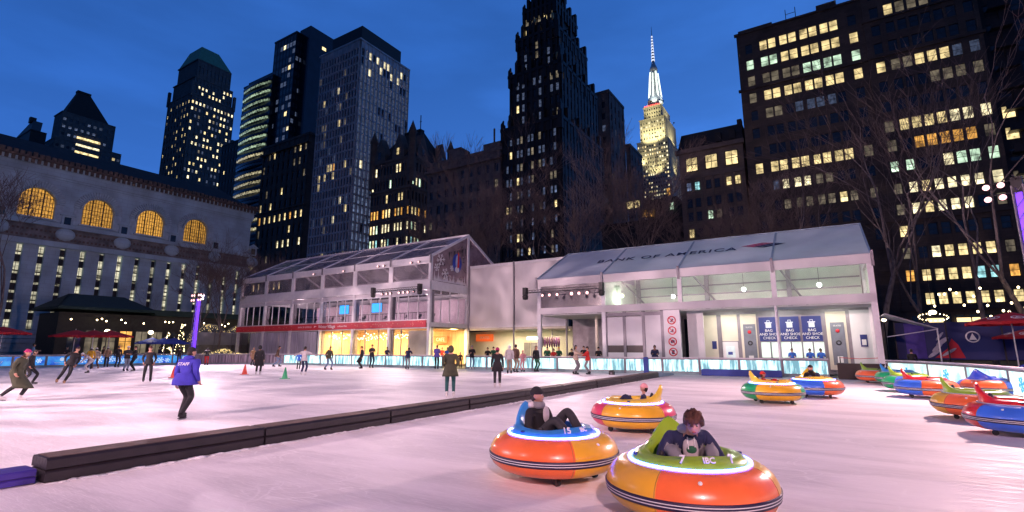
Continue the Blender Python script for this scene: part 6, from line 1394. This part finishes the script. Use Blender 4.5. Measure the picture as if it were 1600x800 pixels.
def person(label,pos,face,h=1.8,pz='stand',top='black',legs='black',shoes='black',hat=None,hatc='black',hem=None,skin='skin',group=None,roll=0,skates=True,scarf=None,bulk=1.0,near=False,hood=False,seat=None,z=0,yaw=0,pitch=0,hoodie=False,bag=None,headtilt=None):
    rs=random.Random(label); j=pose(pz,rs)
    if not skates:
        pass
    s=h/1.83
    if seat is None:
        P=W(*pos,z); rz=math.atan2(-P.x,P.y)*1.0; d=(-P.x,-P.y); rz=math.atan2(d[0],-d[1])+R(face)
    else: P=Vector((0,0,0)); rz=R(face)
    # ---- one continuous skinned body
    names=list(j.keys()); 
    hands={}
    verts=[];rad=[];edges=[];idx={};grp={}
    def ad(n,v,r): idx[n]=len(verts); verts.append(v); rad.append(r)
    B=bulk
    ad('pel',j['pel'],(.150*B,.118*B)); ad('sp',j['sp'],(.150*B,.115*B)); ad('ch',j['ch'],(.178*B,.125*B)); ad('nk',j['nk'],(.060,.060)); ad('hb',j['nk'].lerp(j['hd'],.55),(.062,.062))
    for n in'LR':
        ad('s'+n,j['s'+n],(.078*B,.078*B)); ad('e'+n,j['e'+n],(.058*B,.058*B)); ad('w'+n,j['w'+n],(.036*B,.036*B)); dd=(j['w'+n]-j['e'+n]).normalized(); ad('p'+n,j['w'+n]+dd*.075,(.036,.026))
        ad('h'+n,j['h'+n],(.098*min(B,1.1),.10)); ad('k'+n,j['k'+n],(.076,.076)); ad('a'+n,j['a'+n],(.056,.056))
    E_=[('pel','sp'),('sp','ch'),('ch','nk'),('nk','hb')]
    for n in'LR': E_+=[('ch','s'+n),('s'+n,'e'+n),('e'+n,'w'+n),('w'+n,'p'+n),('pel','h'+n),('h'+n,'k'+n),('k'+n,'a'+n)]
    me=bpy.data.meshes.new('b'); me.from_pydata(verts,[(idx[a],idx[b]) for a,b in E_],[]); o=bpy.data.objects.new('b',me); S.collection.objects.link(o)
    sk=o.modifiers.new('s','SKIN'); sk.use_smooth_shade=True; sk.branch_smoothing=.6
    for i,r_ in enumerate(rad): me.skin_vertices[0].data[i].radius=r_; me.skin_vertices[0].data[i].use_root=(i==0)
    sb=o.modifiers.new('u','SUBSURF'); sb.levels=2 if near else 1; sb.render_levels=sb.levels
    dg=bpy.context.evaluated_depsgraph_get(); em=bpy.data.meshes.new_from_object(o.evaluated_get(dg)); bpy.data.objects.remove(o)
    m=MB(); segs=[(verts[idx[a]],verts[idx[b]],a,b) for a,b in E_]
    def cls(c):
        best=None
        for a,b,na,nb in segs:
            d=b-a; t=max(0,min(1,(c-a).dot(d)/d.length_squared)); dist=(c-(a+d*t)).length
            if best is None or dist<best[0]: best=(dist,na,nb,t)
        _,na,nb,t=best
        if nb=='hb' or (nb=='nk' and t>.75): return 0
        if nb[0]=='p' and nb!='pel': return 0
        if nb[0]=='k' or nb[0]=='a': return 2
        if nb[0]=='h' : return 1 if c.z>j['pel'].z-.06 else 2
        return 1
    vv=[v.co.copy() for v in em.vertices]; 
    for f in em.polygons: m.f.append(tuple(f.vertices)); m.m.append(cls(f.center.copy())); m.s.append(True)
    m.v=[tuple(v) for v in vv]
    # fingers
    for n in'LR':
        w_=j['w'+n]; dd=(w_-j['e'+n]).normalized(); sd=V(0,0,1).cross(dd); sd=(sd if sd.length>.3 else V(1,0,0).cross(dd)).normalized(); nm=dd.cross(sd).normalized(); sg=1 if n=='L' else -1
        base=w_+dd*.085
        for k in range(4):
            off=sd*(k-1.5)*.020; L_=(.060,.072,.068,.052)[k]; a=base+off; b=a+dd*L_*.5-nm*.012*sg; c=b+dd*L_*.3-nm*.026*sg; e=c-nm*.018*sg; m.path([a-dd*.02,a,b,c,e],[.010,.0095,.009,.008,.006],5 if not near else 7,0)
        a=w_+dd*.03+sd*.028*sg*-1; m.path([a,a+dd*.03-sd*.025*sg,a+dd*.055-sd*.028*sg-nm*.012],[.012,.010,.008],5 if not near else 7,0)
    # head
    hc=j['hd']; HM=Matrix.Rotation(R(yaw),4,'Z')@Matrix.Rotation(R(pitch),4,'X')
    def hf(v):
        x,y,z_=v
        if z_<0: f=1-.30*min(1,(-z_)/.12); x*=f; 
        if y<0 and z_<-.06: y*=1.04
        if y<0: y*=.96
        t=max(0,1-abs(x)/.018)*max(0,1-abs(z_+.022)/.030)
        if y<-.05: y-=.020*t
        for sx in(-1,1):
            d=math.hypot(x-sx*.032,(z_-.012)); 
            if d<.022 and y<0: y+=.008*(1-d/.022)
        if y<-.05 and abs(z_+.062)<.012: y-=.003
        return Vector((x,y,z_))
    N_,K_=(28,22) if near else (14,12)
    m.ell(hc,(.078,.096,.118),N_,K_,0,hf,None,HM)
    for sx in(-1,1): m.ell(hc+HM@V(sx*.079,.01,-.005),(.012,.022,.032),8,6,0,None,None,HM)
    fin=m
    root=fin.build('person',[skin,'c_'+top,'c_'+legs],None)
    def child(mb,nm,mt,sub=None): return mb.build(nm,mt,root if sub is None else sub)
    # eyes, brows, mouth
    for sx in(-1,1):
        e=MB(); e.ell(hc+HM@V(sx*.031,-.082,.012),(.015,.008,.009),10,6,0,None,None,HM); e.ell(hc+HM@V(sx*.031,-.089,.011),(.009,.004,.008),8,6,1,None,None,HM); child(e,'eye',['eyew','eye'])
        if near: e=MB(); e.ell(hc+HM@V(sx*.031,-.090,.036),(.021,.007,.0065),8,5,0,None,None,HM); child(e,'eyebrow','hair_dark')
    e=MB(); e.ell(hc+HM@V(0,-.086,-.058),(.022,.008,.0065),10,6,0,None,None,HM); child(e,'mouth','lip')
    # hair / hats
    def shell(rx,ry,rz_,cut,mt,nm,dz=.01,dy=.006,fn=None):
        e=MB(); vs=[];n=20;k=12
        e.ell(hc+HM@V(0,dy,dz),(rx,ry,rz_),n,k,0,fn,None,HM); 
        keep=[]
        inv=HM.inverted()
        for f,s_,mm in zip(e.f,e.s,e.m):
            c=sum((Vector(e.v[i]) for i in f),V(0,0,0))/len(f); l=inv@(c-hc)
            if cut(l): keep.append((f,s_,mm))
        e.f=[a for a,_,_ in keep]; e.s=[b for _,b,_ in keep]; e.m=[c_ for _,_,c_ in keep]; return child(e,nm,mt)
    rr_=random.Random(label+'h')
    def shag(v):
        v=v.copy(); f=1+(.13 if near else .06)*math.sin(v.x*90+v.z*50)*math.sin(v.y*80)+rr_.uniform(-.02,.03); return v*f
    HC=('hair_'+hatc) if 'hair_'+hatc in M else 'hair_dark'
    if hat in('beanie','pompom'):
        shell(.086,.104,.122,lambda l:l.z>.028-.25*0 and (l.z>.035 or l.y>-.0),'c_'+hatc,'beanie',.014)
        e=MB(); e.lathe([(.088,0),(.092,.01),(.092,.035),(.087,.045)],18,(0,0,0),scale=(1,1.16)); b=child(e,'beanie_cuff','c_'+hatc); b.matrix_local=Matrix.Translation(hc)@HM@Matrix.Translation((0,.004,.022))
        if hat=='pompom': e=MB(); e.ell(hc+HM@V(0,.01,.150),(.032,.032,.03),8,6); child(e,'pompom','c_'+hatc)
        shell(.083,.101,.118,lambda l:l.z<=.05 and l.y>.02 and l.z>-.10,'hair_dark','hair',.0)
    elif hat=='hood':
        shell(.112,.125,.142,lambda l:l.y>-.058 or l.z>.105,'c_'+hatc,'hood',.0,.018)
    elif hat=='long': shell(.092,.108,.128,lambda l:(l.y>-.02+.0 or l.z>.062) and l.z>-.15,HC,'hair',.006,.008,shag); e=MB(); e.ell(hc+HM@V(0,.075,-.10),(.085,.035,.13),12,8); child(e,'hair_length',HC)
    elif hat=='helmet': shell(.10,.118,.13,lambda l:l.z>.02,'c_'+hatc,'helmet',.014)
    else: shell(.110 if near else .090,.124 if near else .106,.140 if near else .128,lambda l:(l.y>(-.01 if near and abs(l.x)>.07 else .0) and l.z>(-.035 if near else -.07)) or l.z>((.036+.02*math.sin(l.x*120)) if abs(l.x)<.06 else .005),HC,'hair',.008,.006,shag)
    if hoodie or hood:
        e=MB(); e.ell(j['nk']+V(0,.05,-.005),(.13,.10,.065),14,8); child(e,'lowered_hood','c_'+(hood if isinstance(hood,str) else top))
    if scarf: e=MB(); e.lathe([(.075,-.05),(.10,-.03),(.105,.01),(.085,.045),(.07,.05)],16); b=child(e,'scarf','c_'+scarf); b.location=j['nk']+V(0,-.01,0)
    # jacket hem / coat skirt as a loft following the thighs
    if seat is None:
        zt=j['pel'].z+.16; zb=hem if hem else j['pel'].z-.10
        e=MB(); n=20; K=7; pl=j['pel']; ups=j['ch']-j['pel']
        for i in range(K+1):
            z_=zt+(zb-zt)*i/K; t=i/K
            if z_>=pl.z: c=pl+ups*((z_-pl.z)/max(.05,ups.z))
            else:
                q_=(pl.z-z_)/max(.1,pl.z-j['kL'].z); kk=(j['kL']+j['kR'])/2; c=pl.lerp(kk,min(q_,1.15))
            rx=(.160+.012*t+(.075 if hem else .03)*t)*B; ry=(.128+.012*t+(.06 if hem else .03)*t)*B+ (abs(j['kL'].y-j['kR'].y)*.16*t if z_<pl.z else 0)
            for a in range(n):
                th=2*math.pi*a/n; w2=1+.035*math.sin(th*5+rs.random()*.2)*t; e.v.append((c.x+rx*w2*math.cos(th),c.y+ry*w2*math.sin(th),z_))
        for i in range(K):
            for a in range(n): e.f.append((i*n+a,i*n+(a+1)%n,(i+1)*n+(a+1)%n,(i+1)*n+a)); e.m.append(0); e.s.append(True)
        e.f.append(tuple(range(K*n,K*n+n))); e.m.append(0); e.s.append(False)
        child(e,'coat' if hem else 'jacket_hem','c_'+top)
    # boots
    for n in'LR':
        a=j['a'+n]; f=j['f'+n]; e=MB(); up=(j['k'+n]-a).normalized()
        fz=f.z
        if seat is None:
            b0=f+V(0,.05,.055) ; e.path([a+up*.07,a,b0+V(0,.0,.02)],[.056,.056,.052],10); e.ell(f+V(0,-.055,.075),(.046,.125,.042),12,8); e.box(f.x-.036,f.x+.036,f.y-.15,f.y+.09,fz+.033,fz+.05)
            bt=child(e,'ice_skate' if skates else 'boot','c_'+shoes)
            if skates: e=MB(); e.box(f.x-.004,f.x+.004,f.y-.17,f.y+.11,fz+.0,fz+.022); e.box(f.x-.004,f.x+.004,f.y-.10,f.y-.06,fz+.02,fz+.04); e.box(f.x-.004,f.x+.004,f.y+.03,f.y+.07,fz+.02,fz+.04); child(e,'blade','steel',bt)
        else:
            e.path([a+up*.05,a,f+V(0,0,.01)],[.052,.052,.048],10); e.ell(f+V(0,-.05,.06),(.045,.06,.11),12,8); child(e,'boot','c_'+shoes)
    if bag: e=MB(); e.ell(j['ch']+V(0,.17,-.02),(.14,.08,.2),12,8); child(e,'backpack','c_'+bag)
    root.scale=(s,)*3
    if seat is None:
        root.rotation_mode='QUATERNION'
        q0=Matrix.Rotation(rz,4,'Z'); vd=Vector((P.x,P.y,0)).normalized(); ql=Matrix.Rotation(R(roll),4,vd); root.rotation_quaternion=(ql@q0).to_quaternion(); root.location=P
    else:
        # same place as the car seat, top-level
        cw=seat; ang=cw.rotation_euler[2]; root.rotation_euler=(0,0,ang+R(90)+R(face)); root.location=cw.location
    tag(root,label,'person',group); return root
SK='skaters on the ice'
def g_(x,y): return gr(x,y)
person('person in long olive coat and magenta beanie skating at the left edge of the picture',g_(16,626),62,1.78,'skate','olive','black','white','beanie','magenta',hem=.42,bulk=1.18,group=SK,roll=4)
person('person in black with one visible skate, half hidden behind the long olive coat',g_(42,601),70,1.72,'skate','black','black','charcoal',None,'dark',group=SK)
person('person leaning sideways in black jacket with tan skates',g_(93,599),10,1.85,'wide','black','black','tan',None,'dark',group=SK,roll=17)
person('person bent forward in pale grey sweatsuit and white hat',g_(135,583),-75,1.72,'bend','ltgrey','ltgrey','charcoal','pompom','white',group=SK)
person('person in bright yellow jacket behind the bent skater',g_(139,577),180,1.75,'stand','yellow','black','black','beanie','white',group=SK)
person('person in beige jacket skating beside the yellow jacket',g_(148,576),200,1.82,'skate','beige','brown','tan','beanie','white',group=SK)
person('person in tan sweater and black tights facing the blue boards',g_(165,574),180,1.8,'stand','tan','black','black','beanie','white',group=SK)
person('person all in dark clothes next to the tan sweater by the blue boards',g_(182,574),160,1.9,'stand','charcoal','black','black',None,'dark',group=SK)
person('person with white hat, dark jacket and pale jeans near the blue boards',g_(196,580),20,1.86,'hold','charcoal','ltjeans','black','beanie','white',group=SK)
person('person in black facing the one with pale jeans',g_(208,580),-70,1.84,'hold','black','black','black',None,'brown',group=SK)
person('person standing with feet apart in black uniform jacket, left of the staff skater',g_(229,597),0,1.80,'wide','black','black','black',None,'brown',group=SK)
st=person('person in blue staff jacket and black beanie skating away, large on the left',g_(283,654),148,1.83,'skate','staffblue','black','black','beanie','black',hem=.80,bulk=1.22,near=True,group=SK,yaw=-30,hoodie=True)
text('lettering','STAFF',.105,'lettering',st,Matrix.Translation((0,.145,1.30))@Matrix.Rotation(R(180),4,'Z')@Matrix.Rotation(R(70),4,'X'))
person('person in dark clothes behind the staff skater by the boards',g_(278,571),170,1.8,'stand','black','charcoal','black',None,'dark',group=SK)
person('person with bright red trousers and dark jacket at the grey boards',g_(322,571),180,1.85,'lean','charcoal','red','black','beanie','black',group=SK)
person('person in tan coat half hidden behind the long black coat',g_(394,571),30,1.75,'stand','tan','black','black',None,'brown',hem=.6,group=SK)
person('person in long black hooded coat beside the red cone',g_(403,586),175,1.86,'stand','black','black','white','hood','black',hem=.55,bulk=1.15,group=SK)
person('person in brown jacket and jeans gliding near the left end of the glowing boards',g_(432,573),80,1.95,'skate','brown','jeans','black',None,'dark',group=SK)
person('child in bright blue behind the skater with outstretched arms',g_(466,577),10,1.4,'stand','blue','black','black',None,'dark',group=SK)
person('person in pale grey jacket with both arms stretched out',g_(474,586),160,1.80,'arms','ltgrey','navy','white',None,'dark',group=SK)
person('person in olive jacket with a tan bag beside the glowing boards',g_(513,578),30,1.92,'skate','olive','jeans','black',None,'dark',group=SK,bag='tan')
person('person in long black coat near the centre of the glowing boards',g_(564,576),-70,1.85,'stand','black','black','black',None,'dark',hem=.5,group=SK)
person('person in dark jacket holding one arm out beside the long black coat',g_(580,575),20,2.0,'hold','charcoal','navy','black','beanie','black',group=SK)
person('person in dark vest and grey trousers bending over the glowing boards',g_(637,577),170,1.9,'lean','navy','grey','black',None,'dark',group=SK)
person('person in blue puffer jacket at the gap in the boards below the cafe sign',g_(682,577),175,1.95,'hold','purple','black','black','beanie','tan',bulk=1.2,group=SK)
person('person in olive hooded parka and teal trousers skating away in the middle of the ice',g_(703,621),180,1.80,'pockets','olive','teal','white','hood','olive',hem=.72,bulk=1.2,near=True,group=SK)
person('small child in black sitting low near the boards right of the olive parka',g_(719,576),0,1.35,'stand','black','black','black','beanie','grey',group=SK)
person('person in black jacket and jeans standing by the gap in the boards',g_(737,577),10,1.9,'hold','black','jeans','white','beanie','grey',group=SK)
person('person in black coat and magenta beanie skating away right of the olive parka',g_(777,606),180,1.74,'stand','black','charcoal','white','beanie','magenta',hem=.72,bulk=1.1,group=SK,near=True)
person('person in grey puffer jacket with white hood among the group by the boards',g_(796,584),175,1.9,'stand','ltgrey','khaki','black','hood','white',bulk=1.2,group=SK)
person('person in dark brown jacket and khaki trousers in the group by the boards',g_(806,582),150,1.95,'pockets','brown','khaki','black',None,'dark',bulk=1.15,group=SK)
person('child dressed in pink next to the brown jacket',g_(817,581),-20,1.55,'stand','pink','pink','charcoal','beanie','pink',group=SK)
person('person in black with long brown hair right of the child in pink',g_(838,581),40,1.85,'stand','black','green','black','long','brown',group=SK)
person('person in beige jacket holding hands with the one in red',g_(900,585),70,1.88,'reach','beige','grey','black','long','dark',group=SK)
person('person in red jacket facing the beige jacket',g_(919,585),-80,1.80,'reach','red','grey','black',None,'dark',group=SK)
# people behind the boards
BH='people standing behind the boards'
def behind(label,px,q,h,**k):
    p=onq(px,545,q)[0]; return person(label,(p,q),k.pop('face',0),h,k.pop('pz','hold'),skates=False,group=BH,**k)
behind('person in dark jacket behind the glowing boards inside the warm light of the pavilion',605,34.8,1.78,top='navy',hat=None,hatc='dark')
behind('person in bright blue jacket behind the boards in the porch',699,36.5,1.75,top='blue',hatc='dark')
behind('person in red jacket in the porch beside the pavilion corner',691,38,1.75,top='red',hatc='dark')
behind('person in black behind the boards, left of the magenta beanie',762,35.4,1.75,top='black',hatc='dark')
behind('person in dark green coat behind the boards in the lit passage',771,35.8,1.8,top='green',hat='beanie',hatc='black')
behind('person in dark green jacket behind the boards, left of the decorated alcove',855,35.0,1.8,top='green',hat='beanie',hatc='navy',bulk=1.3)
behind('person in red and green jacket behind the boards beside the pale pillar',865,34.9,1.65,top='red',hatc='brown')
behind('person in green jacket with golden hat behind the boards',873,35.2,1.78,top='green',hat='beanie',hatc='yellow')
behind('person in black behind the boards, left of the beige jacket',893,34.9,1.65,top='black',hatc='dark')
behind('person in black behind the boards between the beige and the red jacket',912,35.1,1.85,top='black',hatc='brown')
behind('person in black behind the boards left of the white panels',935,35.0,1.78,top='black',hat='beanie',hatc='black')
behind('person in blue puffer jacket behind the boards in front of the prohibition signs',1023,34.95,1.9,top='navy',skin='skin2',hatc='dark',bulk=1.25)
for px,lb in((1237,'attendant in blue shirt at the middle service window'),(1265,'attendant in blue shirt at the left half of the right service window'),(1282,'attendant in blue shirt at the right end of the service windows')):
    behind(lb,px,38.35,1.68,top='blue',hatc='dark',skin='skin2' if px>1240 else 'skin')
behind('person in black sitting in front of the violet banner at the right',1423,36.5,1.65,top='black',hatc='dark',face=170)
q_,_=onp(50,560,-60.2); person('person in pale blue jacket behind the boards at the left',(-60.2,q_),90,2.1,'hold','skyblue','navy','black',None,'dark',group=BH,skates=False)
for k,(px,lb,tp) in enumerate(((103,'person in dark coat under the leftmost red umbrella','charcoal'),(160,'person in brown coat between the red umbrellas','brown'),(248,'person in dark coat under the blue umbrellas','navy'))):
    q_,_=onp(px,560,-60.5); person(lb,(-60.5,q_),60*k,1.85,'hold',tp,'black','black','beanie','black',group=BH,skates=False)
# riders
RD='riders in the bumper cars'
person('rider with curly brown hair and navy jacket leaning forward in the nearest bumper car',(0,0),-6,1.74,'sitlean','navy','grey','black',None,'brown',seat=CARS[7],near=True,bulk=1.12,group=RD,pitch=16,hood='ltgrey',yaw=-16)
person('rider in black beanie, grey scarf and dark jacket in the blue bumper car 15',(0,0),6,1.74,'sit','black','charcoal','black','beanie','black',seat=CARS[15],near=True,bulk=1.12,group=RD,yaw=28,scarf='grey',hood='ltgrey')
person('rider in pink hat and navy clothes lying back in the pink and yellow bumper car',(0,0),0,1.45,'sit','navy','navy','navy','beanie','pink',seat=CARS['y'],group=RD)
person('rider dressed all in red in the green and yellow bumper car',(0,0),0,1.45,'sit','red','red','magenta','beanie','red',seat=CARS['g'],group=RD)
person('rider in black beanie and dark jacket in the far blue and orange bumper car',(0,0),0,1.65,'sit','black','navy','black','beanie','black',seat=CARS['b'],group=RD,scarf='black')
def chest(o,j,parts):
    for nm,mt,c,r_ in parts: e=MB(); e.ell(j+V(*c),r_,14,10); o2=e.build(nm,mt,o)
R7=[o for o in S.objects if o.name.startswith('person') and o.get('label','').startswith('rider with curly')][0]; J7=pose('sitlean',None)['ch']
chest(R7,J7,[('hoodie','c_ltgrey',(0,-.085,-.07),(.085,.055,.16)),('hoodie_print','c_green',(0,-.128,-.06),(.055,.018,.045))])
e=MB(); e.tube(J7+V(-.035,-.115,.09),J7+V(-.04,-.155,-.05),.006); e.build('drawstring','lettering',R7); e=MB(); e.tube(J7+V(.035,-.115,.09),J7+V(.03,-.155,-.03),.006); e.build('drawstring','lettering',R7)
R15=[o for o in S.objects if o.get('label','').startswith('rider in black beanie, grey')][0]; J15=pose('sit',None)['ch']
chest(R15,J15,[('scarf_tail','c_ltgrey',(.03,-.13,.02),(.06,.04,.12))])
# drawstrings and white glove for the two nearest riders
